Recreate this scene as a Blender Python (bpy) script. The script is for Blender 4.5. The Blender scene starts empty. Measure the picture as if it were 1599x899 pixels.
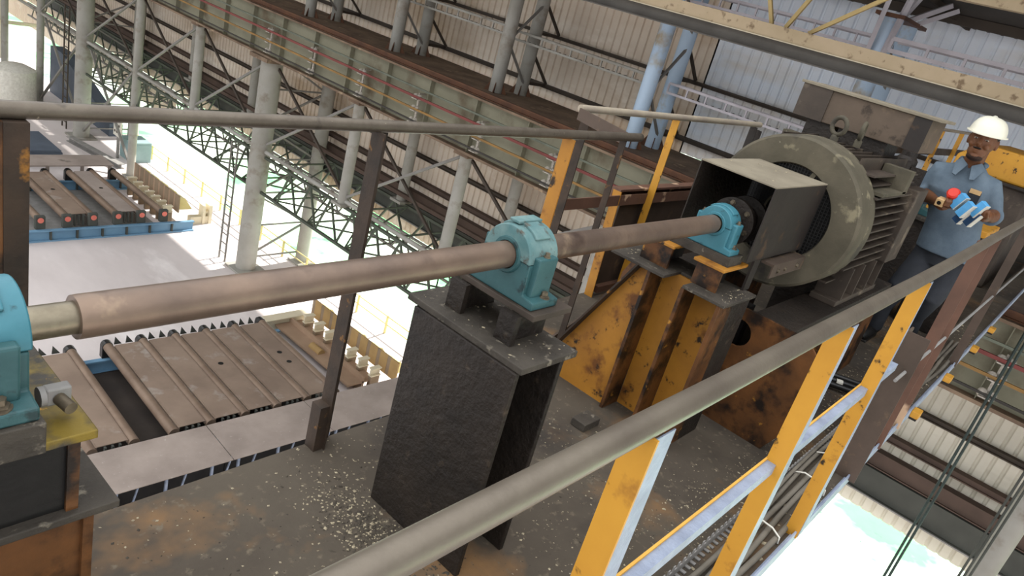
import bpy, bmesh, math, random
from mathutils import Vector, Matrix
random.seed(7)
sc = bpy.context.scene
COL = sc.collection
PI = math.pi
V = Vector

# ------------------------------------------------------------------ view
sc.view_settings.view_transform = 'Standard'
sc.view_settings.look = 'None'
sc.view_settings.gamma = 1.0
sc.view_settings.use_curve_mapping = False
sc.view_settings.exposure = 0.40

# ------------------------------------------------------------------ materials
def lin(c):
    return tuple((x / 12.92 if x <= 0.04045 else ((x + 0.055) / 1.055) ** 2.4) for x in c)
def hexc(h):
    return lin(tuple(int(h[i:i + 2], 16) / 255 for i in (0, 2, 4)))
def mat(name, c1, c2=None, scale=4.0, rough=0.7, metal=0.0, bump=0.0, spots=(), detail=6, stretch=(1, 1, 1), mixw=(0.35, 0.65), spec=0.3):
    m = bpy.data.materials.new(name); m.use_nodes = True
    nt = m.node_tree; N = nt.nodes; L = nt.links
    b = N['Principled BSDF']
    b.inputs['Roughness'].default_value = rough; b.inputs['Metallic'].default_value = metal
    b.inputs['Specular IOR Level'].default_value = spec
    tc = N.new('ShaderNodeTexCoord'); mp = N.new('ShaderNodeMapping')
    mp.inputs['Scale'].default_value = stretch
    L.new(tc.outputs['Object'], mp.inputs['Vector'])
    def noise(s, d=detail, r=0.6):
        n = N.new('ShaderNodeTexNoise'); n.inputs['Scale'].default_value = s
        n.inputs['Detail'].default_value = d; n.inputs['Roughness'].default_value = r
        L.new(mp.outputs[0], n.inputs['Vector']); return n.outputs['Fac']
    def ramp(fac, a, bb):
        r = N.new('ShaderNodeMapRange'); r.inputs['From Min'].default_value = a; r.inputs['From Max'].default_value = bb
        L.new(fac, r.inputs['Value']); return r.outputs['Result']
    c1 = hexc(c1); c2 = hexc(c2) if c2 else tuple(x * 0.8 for x in c1)
    mx = N.new('ShaderNodeMix'); mx.data_type = 'RGBA'
    mx.inputs['A'].default_value = (*c1, 1); mx.inputs['B'].default_value = (*c2, 1)
    L.new(ramp(noise(scale), *mixw), mx.inputs['Factor'])
    out = mx.outputs['Result']
    for (col, s, lo, hi) in spots:
        k = N.new('ShaderNodeMix'); k.data_type = 'RGBA'
        k.inputs['B'].default_value = (*hexc(col), 1)
        L.new(out, k.inputs['A']); L.new(ramp(noise(s, 5), lo, hi), k.inputs['Factor'])
        out = k.outputs['Result']
    L.new(out, b.inputs['Base Color'])
    if bump:
        bp = N.new('ShaderNodeBump'); bp.inputs['Strength'].default_value = bump; bp.inputs['Distance'].default_value = 0.01
        L.new(noise(scale * 6), bp.inputs['Height']); L.new(bp.outputs[0], b.inputs['Normal'])
    return m

M = {}
M['pipe'] = mat('dusty_pipe', '6a6155', '5a5147', 9, 0.42, 0.5, 0.15, spots=[('b0a690', 55, .70, .74), ('3e3832', 14, .60, .75)], spec=.4)
M['pipe_near'] = mat('rubbed_pipe', '736a5d', '645b50', 6, 0.42, 0.45, 0.1, spots=[('9c907c', 25, .68, .76)], spec=.4)
M['pipe_pale'] = mat('pale_pipe', 'a79b86', '94887a', 8, 0.6, 0.1, 0.1)
M['shaft'] = mat('worn_shaft', '7d6a5b', '63544a', 5, 0.38, 0.45, 0.1, spots=[('937f6a', 9, .64, .76), ('4b3d36', 7, .58, .75)])
M['shaft_bright'] = mat('bright_shaft', '8f8672', '6a6152', 9, 0.35, 0.7, 0.08, spots=[('5f4c36', 10, .6, .72)])
M['teal'] = mat('teal_paint', '35595b', '2b4b4d', 9, 0.45, 0.0, 0.12, spots=[('213536', 22, .60, .68), ('7d8f8a', 34, .70, .76)])
M['teal_light'] = mat('light_teal_paint', '417682', '366a75', 9, 0.42, 0.0, 0.1, spots=[('2a484c', 22, .60, .68)])
M['teal_dusty'] = mat('dusty_teal_paint', '6f8784', '4a6c6d', 12, 0.6, 0.0, 0.1, spots=[('4c443a', 30, .58, .70)])
M['orange'] = mat('orange_paint', 'b07a2c', '9a6828', 5, 0.5, 0.0, 0.1, spots=[('6a4220', 7, .56, .68), ('2e231a', 15, .60, .67)])
M['orange_clean'] = mat('amber_paint', 'c48f32', 'b5802c', 4, 0.5, 0.0, 0.06, spots=[('8a5a24', 9, .60, .70), ('2e251b', 16, .62, .68)])
M['orange_dirty'] = mat('oily_orange_paint', '6e4726', '4e331e', 6, 0.45, 0.0, 0.15, spots=[('201813', 8, .46, .60), ('a8762e', 15, .64, .72)])
M['rust_post'] = mat('rusted_post', '43352a', '2d2620', 8, 0.7, 0.0, 0.25, spots=[('8a5f2a', 14, .62, .70)])
M['brown_paint'] = mat('sun_patched_brown_primer', '6a4c3d', '584034', 6, 0.6, 0.0, 0.08, spots=[('b8997c', 1.6, .56, .58)])  # beige patches put sunlit stretches of the brown posts into the colour
M['brown_plate'] = mat('brown_plate', '52443a', '43382f', 5, 0.65, 0.0, 0.1, spots=[('6e5a44', 9, .6, .72)])
M['black_steel'] = mat('oily_black_steel', '2f2822', '241f1b', 7, 0.5, 0.1, 0.7, spots=[('463b30', 19, .62, .74), ('171310', 6, .6, .7)])
M['black_plate'] = mat('grimy_plate', '4a443c', '38332d', 10, 0.7, 0.1, 0.4, spots=[('7a7264', 30, .60, .70)])
M['black'] = mat('grease_and_shade_black', '1c1a18', '141312', 8, 0.5, 0.0, 0.1)  # grease black; also carries the recess shadow of the left pedestal
M['pedtop'] = mat('stained_pedestal_plate', '48433c', '353129', 9, 0.5, 0.2, 0.2, spots=[('7e6a2a', 7, .48, .60), ('c9962c', 22, .66, .70)])
M['deck'] = mat('dusty_deck_steel', '4f473c', '433b32', 2.2, 0.85, 0.0, 0.5, spots=[('7a5c3c', 1.6, .54, .68), ('302b26', 1.1, .52, .68), ('645a4b', 26, .58, .7)])
M['chip'] = mat('pale_scale_chips', 'aea287', '7a6f5c', 60, 0.9)
M['grit'] = mat('dark_grit', '4d463b', '38322b', 40, 0.9)
M['motor'] = mat('dusty_motor_grey', '5a5344', '484336', 6, 0.75, 0.0, 0.2, spots=[('857c64', 9, .60, .70), ('38342e', 5, .56, .70), ('b5ad94', 30, .70, .75)])
M['motor_dark'] = mat('oily_motor_brown', '4b4138', '3c342d', 6, 0.6, 0.1, 0.15, spots=[('6f6354', 8, .6, .72)])
M['tbox'] = mat('terminal_box_brown', '5f5144', '52463a', 5, 0.7, 0.0, 0.12, spots=[('3e342b', 14, .60, .70), ('75644f', 6, .6, .72)])
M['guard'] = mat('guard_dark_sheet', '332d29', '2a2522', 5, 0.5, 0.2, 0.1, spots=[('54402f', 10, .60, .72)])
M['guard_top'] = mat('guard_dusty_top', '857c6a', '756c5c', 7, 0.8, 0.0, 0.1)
M['mesh_wire'] = mat('black_wire', '22201e', '191817', 9, 0.6)
M['bolt'] = mat('greasy_bolt', '7a6e5c', '4f473c', 20, 0.45, 0.5)
M['steel_grey'] = mat('grey_steel', '8f8c88', '7d7a76', 4, 0.6, 0.1, 0.08)
M['cable'] = mat('grey_cable', '6e675c', '5b554b', 9, 0.7)
M['cable_black'] = mat('black_hose', '1d1c1b', '2a2826', 9, 0.3)
M['white'] = mat('white_tag', 'd8d4c8', 'c4bfb2', 9, 0.7)
M['bluewhite'] = mat('bare_angle_blue_grey', '9aa3b4', '7f8798', 10, 0.5, 0.2, 0.3)
M['yellow_edge'] = mat('yellow_edge', 'd0a048', 'b88a3a', 10, 0.6)
# hall
M['sheet'] = mat('dusty_wall_sheet', 'dccfbe', 'cab9a5', 0.5, 0.8, 0.0, 0.0, spots=[('ad967a', .35, .52, .66), ('e6dccd', .8, .58, .7)], stretch=(1, .35, 1))
M['sheet_daylit'] = mat('daylight_blue_wall_sheet', 'e2e7ed', 'd6dde5', 0.6, 0.7, 0.0, 0.0, spots=[('cbbfae', .4, .52, .66)], stretch=(1, .3, 1))  # bluish daylight on this stretch of wall is put into the sheet colour
M['sheet_low'] = mat('pale_lower_sheet', 'd2ccbc', 'beb8a8', 0.6, 0.8, 0.0, 0.0, spots=[('989080', .5, .58, .7)], stretch=(1, .35, 1))
M['girt'] = mat('dark_girt', '4c433a', '3e362f', 1.2, 0.8)
M['girt_red'] = mat('maroon_girt', '55453c', '463931', 1.2, 0.8)
M['girt_green'] = mat('dark_green_grey_girt', '4b4c46', '3f403b', 1.2, 0.8)
M['girder'] = mat('grey_green_girder', '86836f', '767360', .7, 0.75, 0.0, 0.0, spots=[('5f5442', .9, .52, .68)])
M['girder_flange'] = mat('rusty_flange', '84705c', '5f4d3f', 1.5, 0.8, 0.0, 0.1, spots=[('a08a70', 3, .6, .7)])
M['rail_steel'] = mat('rusty_rail', '6b4832', '54392a', 3, 0.6, 0.2)
M['col_pale'] = mat('pale_column_paint', '9d9a92', '8a867c', .8, 0.7, 0.0, 0.0, spots=[('74685a', 1.3, .55, .7)])
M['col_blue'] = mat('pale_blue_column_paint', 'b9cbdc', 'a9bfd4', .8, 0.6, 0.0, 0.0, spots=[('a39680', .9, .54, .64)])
M['brace'] = mat('brace_grey', '84807a', '706c66', 1.0, 0.7)
M['lattice'] = mat('lattice_grey_green', '4f5449', '43473d', 1.0, 0.7)
M['bus_red'] = mat('conductor_red', '7d3f3a', '6b3631', 2, 0.6)
M['bus_yellow'] = mat('conductor_yellow', '94703c', '7a5e36', 2, 0.6)
M['bus_green'] = mat('conductor_grey_green', '6a6f60', '565a4e', 2, 0.6)
M['bus_dark'] = mat('conductor_dark', '3c3833', '302c28', 2, 0.6)
M['insul'] = mat('insulator_grey', 'b8b0a4', '8a8276', 20, 0.7)
M['beige'] = mat('beige_beam', 'c4b092', 'b29f80', 1.0, 0.8, 0.0, 0.2, spots=[('86725a', 5.2, .58, .66)])
M['cream_bar'] = mat('cream_brace', 'c9b078', 'b59d6a', 1.2, 0.7)
M['darkweb'] = mat('dark_grey_web', '6a6660', '57534e', 1.0, 0.8)
M['railpink'] = mat('pale_walkway_rail', 'c4bec2', 'aea8ac', 2, 0.7)
M['roof'] = mat('roof_dark', '57524e', '48443f', .8, 0.9)
M['floor'] = mat('mill_floor_concrete', 'd6ccc8', 'c4bab6', .35, 0.85, 0.0, 0.0, spots=[('8f8074', .33, .66, .74), ('e2dad6', .5, .55, .7)], stretch=(1.3, .5, 1))
M['grass'] = mat('sunlit_grass', '6cc27c', '60b470', .4, 0.95, 0.0, 0.0, spots=[('dcebd8', .22, .38, .54), ('52a062', 1.4, .66, .74)])
M['rollers'] = mat('roller_brown', '84705f', '705d4e', 1.5, 0.55, 0.15, 0.0)
M['cover'] = mat('cover_plate_brown', '8d7a6a', '7c6a5c', 1.0, 0.7, 0.0, 0.05, spots=[('9b9086', 1.6, .58, .7)])
M['cover_grey'] = mat('cover_plate_grey', 'a3958b', '8e8178', 1.0, 0.7, 0.0, 0.05, spots=[('6b6259', .7, .66, .72), ('b3a89e', 14, .66, .72)])
M['blue_frame'] = mat('blue_frame', '7397b0', '668aa4', 1.2, 0.6)
M['red_cap'] = mat('red_bearing_cap', 'd97a6a', 'c96a5c', 3, 0.5)
M['tan'] = mat('tan_guard', 'a8895a', '94784e', 1.2, 0.8)
M['tan_dark'] = mat('tan_brown_guard', '8f7c66', '7c6a56', 1.2, 0.8)
M['cream'] = mat('cream_steel', 'd8cdb2', 'c8bda2', 1.2, 0.7)
M['yellow_rail'] = mat('yellow_ground_rail', 'd9cb8e', 'cbbd80', 2, 0.6)
M['pit'] = mat('pit_dark', '3f3731', '302a26', 1, 0.9)
M['tray'] = mat('trough_brown', 'a58a72', '927862', .9, 0.8)
M['tealcab'] = mat('grey_teal_cabinet', '8fa6a6', '7f9696', 1, 0.6)
M['bluestack'] = mat('blue_grey_plate', '59626e', '4c545f', 1, 0.6)
M['bluebox'] = mat('sky_blue_carton', '5fa6d6', '4f97c8', 12, 0.5)
M['shade_blue'] = mat('shaded_carton_blue', '2c4a6c', '26405e', 12, 0.5)  # shaded faces of the sky-blue cartons, as a colour of its own
M['redcap'] = mat('red_plastic', 'd83a2a', 'c43426', 10, 0.4)
M['card'] = mat('cardboard', 'c9a676', 'b8966a', 20, 0.8)
M['skin'] = mat('brown_skin', '70492f', '633f29', 20, 0.5)
M['beard'] = mat('thin_dark_beard', '34241b', '2a1c15', 90, 0.8)
M['hair'] = mat('black_hair', '15110f', '0f0c0a', 60, 0.6)
M['shirt'] = mat('slate_blue_shirt', '66747f', '55636f', 7, 0.85, 0.0, 0.3)
M['trouser'] = mat('charcoal_trousers', '33353a', '2a2c30', 9, 0.85, 0.0, 0.15)
M['helmet'] = mat('white_hard_hat', 'e6e2d0', 'dcd8c4', 5, 0.35)
M['shoe'] = mat('black_boot', '1d1b1a', '151413', 9, 0.5)
M['rope'] = mat('wire_rope', '33403c', '262e2b', 30, 0.6)

# ------------------------------------------------------------------ builders
ORG = {}
class B:
    def __init__(s): s.bm = bmesh.new()
    def verts(s, vs, fs):
        v = [s.bm.verts.new(p) for p in vs]
        for f in fs:
            try: s.bm.faces.new([v[i] for i in f])
            except ValueError: pass
        return v
    def box(s, x0, x1, y0, y1, z0, z1):
        s.verts([(x0, y0, z0), (x1, y0, z0), (x1, y1, z0), (x0, y1, z0), (x0, y0, z1), (x1, y0, z1), (x1, y1, z1), (x0, y1, z1)],
                [(0, 3, 2, 1), (4, 5, 6, 7), (0, 1, 5, 4), (1, 2, 6, 5), (2, 3, 7, 6), (3, 0, 4, 7)]); return s
    def bar(s, p, q, w, h, up=(0, 0, 1)):
        p, q = V(p), V(q); d = (q - p).normalized(); u = V(up)
        a = d.cross(u)
        if a.length < 1e-4: a = d.cross(V((0, 1, 0)))
        a.normalize(); u = a.cross(d).normalized()
        a *= w / 2; u *= h / 2
        s.verts([p - a - u, p + a - u, p + a + u, p - a + u, q - a - u, q + a - u, q + a + u, q - a + u],
                [(0, 3, 2, 1), (4, 5, 6, 7), (0, 1, 5, 4), (1, 2, 6, 5), (2, 3, 7, 6), (3, 0, 4, 7)]); return s
    def tube(s, pts, r, n=16, cap=True):
        pts = [V(p) for p in pts]; rs = r if isinstance(r, (list, tuple)) else [r] * len(pts)
        rings = []; ref = None
        for i, p in enumerate(pts):
            d = (pts[min(i + 1, len(pts) - 1)] - pts[max(i - 1, 0)]).normalized()
            if ref is None:
                ref = V((0, 0, 1)) if abs(d.z) < .9 else V((0, 1, 0))
            a = d.cross(ref).normalized(); b = a.cross(d).normalized(); ref = b
            rings.append([s.bm.verts.new(p + (a * math.cos(2 * PI * k / n) + b * math.sin(2 * PI * k / n)) * rs[i]) for k in range(n)])
        for A, C in zip(rings, rings[1:]):
            for k in range(n): s.bm.faces.new((A[k], A[(k + 1) % n], C[(k + 1) % n], C[k]))
        if cap:
            s.bm.faces.new(rings[0][::-1]); s.bm.faces.new(rings[-1])
        return s
    def lathe(s, o, ax, prof, n=32, closed=False):
        """prof = [(along axis, radius)]"""
        o, ax = V(o), V(ax).normalized(); ref = V((0, 0, 1)) if abs(ax.z) < .9 else V((0, 1, 0))
        a = ax.cross(ref).normalized(); b = a.cross(ax).normalized(); rings = []
        for t, r in prof:
            rings.append([s.bm.verts.new(o + ax * t + (a * math.cos(2 * PI * k / n) + b * math.sin(2 * PI * k / n)) * max(r, 1e-4)) for k in range(n)])
        pairs = list(zip(rings, rings[1:])) + ([(rings[-1], rings[0])] if closed else [])
        for A, C in pairs:
            for k in range(n): s.bm.faces.new((A[k], A[(k + 1) % n], C[(k + 1) % n], C[k]))
        if not closed:
            s.bm.faces.new(rings[0][::-1]); s.bm.faces.new(rings[-1])
        return s
    def prism(s, poly, off):
        off = V(off); n = len(poly)
        s.verts([V(p) for p in poly] + [V(p) + off for p in poly],
                [tuple(range(n))[::-1], tuple(range(n, 2 * n))] + [(i, (i + 1) % n, n + (i + 1) % n, n + i) for i in range(n)]); return s
    def angle(s, p, q, a, b, w, t):
        """L section from p to q; legs along unit vectors a and b"""
        p, q, a, b = V(p), V(q), V(a), V(b)
        poly = [p, p + a * w, p + a * w + b * t, p + a * t + b * t, p + a * t + b * w, p + b * w]
        return s.prism(poly, q - p)
    def ibeam(s, p, q, up, h, w, tf, tw):
        p, q = V(p), V(q); d = (q - p).normalized(); u = V(up).normalized(); a = d.cross(u).normalized()
        for sg in (1, -1):
            c = u * sg * (h - tf) / 2
            s.bar(p + c, q + c, w, tf, u)
        s.bar(p, q, tw, h - 2 * tf, u); return s
    def hexbolt(s, o, ax, r, h):
        return s.lathe(o, ax, [(0, r * 1.5), (h * .25, r * 1.5), (h * .25, r), (h, r)], 6)
    def ell(s, c, rx, ry, rz, n=16, m=10):
        c = V(c); rings = []
        for i in range(1, m):
            t = PI * i / m
            rings.append([s.bm.verts.new(c + V((rx * math.sin(t) * math.cos(2 * PI * k / n), ry * math.sin(t) * math.sin(2 * PI * k / n), rz * math.cos(t)))) for k in range(n)])
        tp = s.bm.verts.new(c + V((0, 0, rz))); bt = s.bm.verts.new(c - V((0, 0, rz)))
        for A, C in zip(rings, rings[1:]):
            for k in range(n): s.bm.faces.new((A[k], C[k], C[(k + 1) % n], A[(k + 1) % n]))
        for k in range(n):
            s.bm.faces.new((tp, rings[0][k], rings[0][(k + 1) % n])); s.bm.faces.new((bt, rings[-1][(k + 1) % n], rings[-1][k]))
        return s
    def done(s, name, m, parent=None, bevel=0.0, smooth=False, local=False):
        bmesh.ops.recalc_face_normals(s.bm, faces=s.bm.faces)
        o = V((0, 0, 0))
        if parent is not None and not local: o = ORG[parent.name]
        me = bpy.data.meshes.new(name)
        if o.length: bmesh.ops.translate(s.bm, verts=s.bm.verts, vec=-o)
        s.bm.to_mesh(me); s.bm.free()
        if smooth:
            for p in me.polygons: p.use_smooth = True
            me.set_sharp_from_angle(angle=math.radians(38))
        me.materials.append(M[m] if isinstance(m, str) else m)
        ob = bpy.data.objects.new(name, me); COL.objects.link(ob)
        ORG[ob.name] = o.copy()
        if parent is not None: ob.parent = parent
        if bevel:
            md = ob.modifiers.new('bevel', 'BEVEL'); md.width = bevel; md.segments = 2; md.limit_method = 'ANGLE'
        return ob
def tag(o, label, cat, group=None, kind=None):
    o['label'] = label; o['category'] = cat
    if group: o['group'] = group
    if kind: o['kind'] = kind
    return o
def thing(name, label, cat, loc=(0, 0, 0), rotz=0.0, group=None):
    o = bpy.data.objects.new(name, None); o.empty_display_size = .1; COL.objects.link(o)
    o.location = loc; o.rotation_euler = (0, 0, rotz); ORG[o.name] = V(loc)
    return tag(o, label, cat, group)
def struct(o):
    o['kind'] = 'structure'; return o
def dup(o, loc=None, label=None, parent=None, rotz=None):
    c = o.copy(); COL.objects.link(c); ORG[c.name] = ORG.get(o.name, V((0, 0, 0))).copy()
    if parent is not None: c.parent = parent
    if loc is not None: c.location = loc
    if rotz is not None: c.rotation_euler = (0, 0, rotz)
    if label: c['label'] = label
    for ch in list(o.children): dup(ch, parent=c)
    return c
X, Y, Z = V((1, 0, 0)), V((0, 1, 0)), V((0, 0, 1))
ORD = ['first', 'second', 'third', 'fourth', 'fifth', 'sixth', 'seventh', 'eighth', 'ninth', 'tenth', 'eleventh', 'twelfth']
exec_parts = []

# ================================================================== CRANE DECK
b = B(); b.box(-1.2, 13.0, .40, 1.60, -.02, 0)
b.box(2.45, 13.0, 1.60, 2.06, -.02, 0)
b.box(-1.2, 13.0, .295, .46, .155, .175); b.box(-1.2, 13.0, .41, .46, 0, .155)              # raised cable ledge along the near edge
b.box(-1.2, 13.0, .63, .65, -1.1, -.02); b.box(-1.2, 13.0, 1.42, 1.44, -1.1, -.02); b.box(-1.2, 13.0, .63, 1.5, -1.12, -1.1)
struct(b.done('floor_walkway', 'deck'))
b = B(); b.box(-1.2, 13.0, .2885, .2945, .150, .20); b.box(-1.2, 13.0, .2945, .304, .176, .180)
tag(b.done('edge_angle', 'bluewhite'), 'pale bare steel angle lipping the near edge of the deck', 'edge angle')

def scatter(bm, n, fx, smin, smax):
    for _ in range(n):
        x, y, z = fx(); s = random.uniform(smin, smax) * random.choice((.6, .8, 1, 1.4)); a = random.uniform(0, 2 * PI)
        ca, sa = math.cos(a) * s, math.sin(a) * s; k = random.uniform(.35, .9); h = s * random.uniform(.25, .6)
        bm.verts([(x - ca, y - sa, z), (x + sa * k, y - ca * k, z), (x + ca, y + sa, z + h * .3), (x - sa * k, y + ca * k, z), (x + sa * .1, y, z + h)],
                 [(0, 1, 4), (1, 2, 4), (2, 3, 4), (3, 0, 4), (0, 3, 2, 1)])
def deckpt():
    while True:
        x = random.uniform(.3, 6.5); y = random.uniform(.48, 1.57)
        w = .3 + .7 * (math.sin(x * 3.1 + y * 2) > 0.2)
        if (1.3 < x < 1.63 and .84 < y < 1.33) or (2.98 < x < 4.7 and y > .72) or (2.55 < x < 2.9 and y > .88): continue
        if random.random() < w: return x, y, .0005
b = B(); scatter(b, 2600, deckpt, .0016, .0048)
scatter(b, 500, lambda: (random.uniform(2.0, 4.6), random.uniform(.5, .72), .0005), .002, .006)
scatter(b, 500, lambda: (random.gauss(1.27, .07), random.gauss(1.2, .12), .0005), .002, .006)
scatter(b, 350, lambda: (random.uniform(1.8, 6), random.uniform(.30, .45), .1755), .003, .010)
scatter(b, 60, lambda: (random.uniform(1.37, 1.59), random.uniform(.9, 1.31), .6955), .0015, .005)
scatter(b, 40, lambda: (random.uniform(2.8, 3.3), random.uniform(.95, 1.25), 1.1095), .0015, .005)
scatter(b, 60, lambda: (random.uniform(2.6, 2.85), random.choice((random.uniform(.9, .96), random.uniform(1.34, 1.4))), .6685), .0015, .005)
tag(b.done('rust_flakes', 'chip'), 'pale rust flakes and scale chips strewn over the walkway deck', 'debris', kind='stuff')
b = B(); scatter(b, 900, lambda: (random.gauss(1.27, .06), random.gauss(1.1, .12), .0005), .002, .008)
scatter(b, 900, lambda: (random.uniform(.6, 2.4), random.uniform(.5, 1.5), .0005), .0015, .0045)
tag(b.done('dark_grit', 'grit'), 'dark grit heaped round the foot of the black pedestal', 'debris', kind='stuff')

# ------------------------------------------------------------------ near handrail
T = thing('near_handrail', 'thick grey handrail with amber posts crossing the foreground', 'handrail', (0, .296, .18))
R0 = .0175
b = B(); b.tube([(-.6, .296, 1.112), (1.4, .296, 1.110), (2.15, .296, 1.108), (2.6, .294, 1.113), (3.4, .293, 1.128), (4.4, .292, 1.140), (9, .292, 1.15)], R0, 24)
b.done('top_rail', 'pipe_near', T, smooth=True)
for x in (-.03, .757, 1.552, 2.27):
    b = B(); b.angle((x, .325, .175), (x, .318, 1.097), (0, -1, 0), (1, 0, 0), .042, .005); b.done('post', 'orange_clean', T)
    b = B(); b.box(x + .003, x + .058, .281, .2832, .18, 1.094); o = b.done('outer_flange', 'bluewhite', T); o['label'] = 'bare blue-grey flange of the post'
for i, x in enumerate((2.84, 3.25, 3.56, 4.9)):
    top = .80 if i == 0 else 1.118
    b = B(); b.angle((x, .345 if i == 0 else .325, .175), (x, .345 if i == 0 else .325, top), (0, -1, 0), (1, 0, 0), .08 if i == 0 else .045, .007)
    o = b.done('post', 'brown_plate' if i in (0, 3) else 'brown_paint', T); o['label'] = 'unpainted brown post'
b = B(); b.angle((-.5, .296, .737), (2.62, .296, .742), (0, 0, -1), (0, 1, 0), .025, .004); b.done('mid_rail', 'bluewhite', T)
b = B(); b.box(-.5, 2.62, .3175, .3225, .737, .744); o = b.done('mid_rail_edge', 'yellow_edge', T); o['label'] = 'yellow top edge of the mid rail'
b = B(); b.tube([(2.7, .29, .66), (4.0, .29, .645), (9, .29, .62)], .006, 8); o = b.done('thin_rail', 'steel_grey', T)

# ------------------------------------------------------------------ far handrail
T = thing('far_handrail', 'long straight handrail on dark posts at the far deck edge', 'handrail', (1.4, 1.58, 0))
b = B(); b.tube([(-1.0, 1.58, 1.091), (2.78, 1.58, 1.091)], R0, 24); b.done('top_rail', 'pipe', T, smooth=True)
def lpost(x, y, z0, z1, m, T, w=.05, t=.006, lab=None, lean=0):
    b = B(); b.angle((x + lean, y, z0), (x, y, z1), (0, -1, 0), (1, 0, 0), w, t); o = b.done('post', m, T)
    if lab: o['label'] = lab
    return o
b = B(); b.box(.450, .456, 1.555, 1.60, 0, 1.075); b.box(.450, .50, 1.595, 1.602, 0, 1.075); o = b.done('post', 'orange_dirty', T)
b = B(); b.box(.4562, .50, 1.552, 1.5948, 0, 1.074); o = b.done('post_flange', 'rust_post', T); o['label'] = 'dark rusted flange of the corner post'
lpost(1.360, 1.60, 0, 1.077, 'rust_post', T, .055)
b = B(); b.box(1.325, 1.365, 1.552, 1.60, 0, .17); b.done('post_foot', 'rust_post', T)
lpost(2.27, 1.605, 0, 1.077, 'orange', T, .055, lab='orange painted post')
lpost(2.66, 1.60, 0, 1.077, 'rust_post', T, .03, .006)
T = thing('platform_handrail', 'short higher handrail round the widened platform behind the shaft', 'handrail', (3.8, 1.98, 0))
b = B(); b.tube([(2.87, 1.98, 1.10), (3.4, 1.98, 1.10), (4.98, 1.98, 1.10)], R0, 24); b.done('top_rail', 'pipe_pale', T, smooth=True)
lpost(2.93, 2.0, 0, 1.085, 'rust_post', T, .05)
lpost(3.80, 2.0, 0, 1.085, 'orange_clean', T, .045, lab='bright orange post')
lpost(4.88, 2.0, 0, 1.085, 'black_steel', T, .05); lpost(5.0, 2.0, 0, 1.06, 'black_steel', T, .04)
b = B(); b.bar((2.87, 1.98, 1.075), (2.74, 1.62, 1.07), .008, .055); b.done('corner_strap', 'brown_plate', T)
b = B(); b.bar((2.97, 2.0, .61), (5.4, 2.0, .61), .008, .06); b.done('mid_rail', 'brown_paint', T)
b = B(); b.bar((2.35, 1.66, .62), (2.95, 1.98, .43), .012, .035); b.done('diagonal_brace', 'steel_grey', T)
T = thing('side_screen', 'dark plate screen with an amber frame behind the shaft', 'screen', (4.4, 2.04, 0))
b = B(); b.box(3.60, 6.2, 2.035, 2.043, .03, .62); b.done('panel', 'brown_plate', T)
b = B(); b.box(3.50, 6.2, 2.0, 2.06, .66, .672); b.box(3.5, 6.2, 2.05, 2.06, .60, .66); b.done('top_channel', 'brown_paint', T)
b = B(); b.angle((3.55, 2.05, 0), (3.50, 2.05, .66), (0, -1, 0), (1, 0, 0), .055, .006); b.done('frame_post', 'orange', T)
b = B(); b.box(3.6, 6.2, 2.0, 2.04, .02, .06); b.done('bottom_rail', 'brown_paint', T)
b = B(); b.bar((2.45, 1.62, .03), (4.3, 2.06, .03), .012, .06)
tag(b.done('toe_strip', 'brown_plate'), 'dark steel strip lying edge-up across the deck behind the orange gusset', 'steel strip')
T = thing('distant_handrail', 'pale handrail with orange posts behind the worker', 'handrail', (9.5, 1.98, 0))
b = B(); b.tube([(6.6, 1.98, 1.25), (13.0, 1.98, 1.25)], .02, 16); b.done('top_rail', 'pipe_pale', T, smooth=True)
for x in (7.2, 9.3, 10.6, 11.9): lpost(x, 2.0, 0, 1.235, 'orange_clean', T, .06)
b = B(); b.bar((6.6, 2.0, .98), (13, 2.0, .95), .01, .09); b.done('mid_rail', 'brown_plate', T)

# ------------------------------------------------------------------ line shaft
YS, ZS = 1.09, .91
T = thing('line_shaft', 'long brown steel drive shaft running through the teal bearings', 'shaft', (1.5, YS, ZS))
b = B(); b.lathe((-.9, YS, ZS), X, [(0, .0265), (1.33, .0265)], 40); b.done('journal', 'shaft_bright', T, smooth=True)
b = B(); b.lathe((.413, YS, ZS), X, [(0, .0315), (0, .0352), (.006, .0357), (1.0, .0355), (1.03, .0355), (1.03, .03)], 48); b.done('tube', 'shaft', T, smooth=True)
b = B(); b.lathe((1.42, YS, ZS), X, [(0, .031), (.18, .031)], 32); b.done('journal', 'shaft_bright', T, smooth=True)
b = B(); b.lathe((1.585, YS, ZS), X, [(0, .03), (0, .0355), (1.065, .0355), (1.065, .03)], 48); b.done('tube', 'shaft', T, smooth=True)
b = B(); b.lathe((2.645, YS, ZS), X, [(0, .030), (.17, .030)], 32); b.done('journal', 'shaft_bright', T, smooth=True)
b = B(); b.lathe((2.815, YS, ZS), X, [(0, .05), (0, .096), (.022, .096), (.022, .06), (.13, .06), (.13, .096), (.152, .096), (.152, .05)], 48); fl = b.done('coupling_flange', 'black_steel', T, smooth=True)
for k in range(6):
    a = k * PI / 3 + .3
    b = B(); b.hexbolt((2.815, YS + .075 * math.cos(a), ZS + .075 * math.sin(a)), (-1, 0, 0), .008, .012); b.done('flange_bolt', 'bolt', fl)

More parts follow.
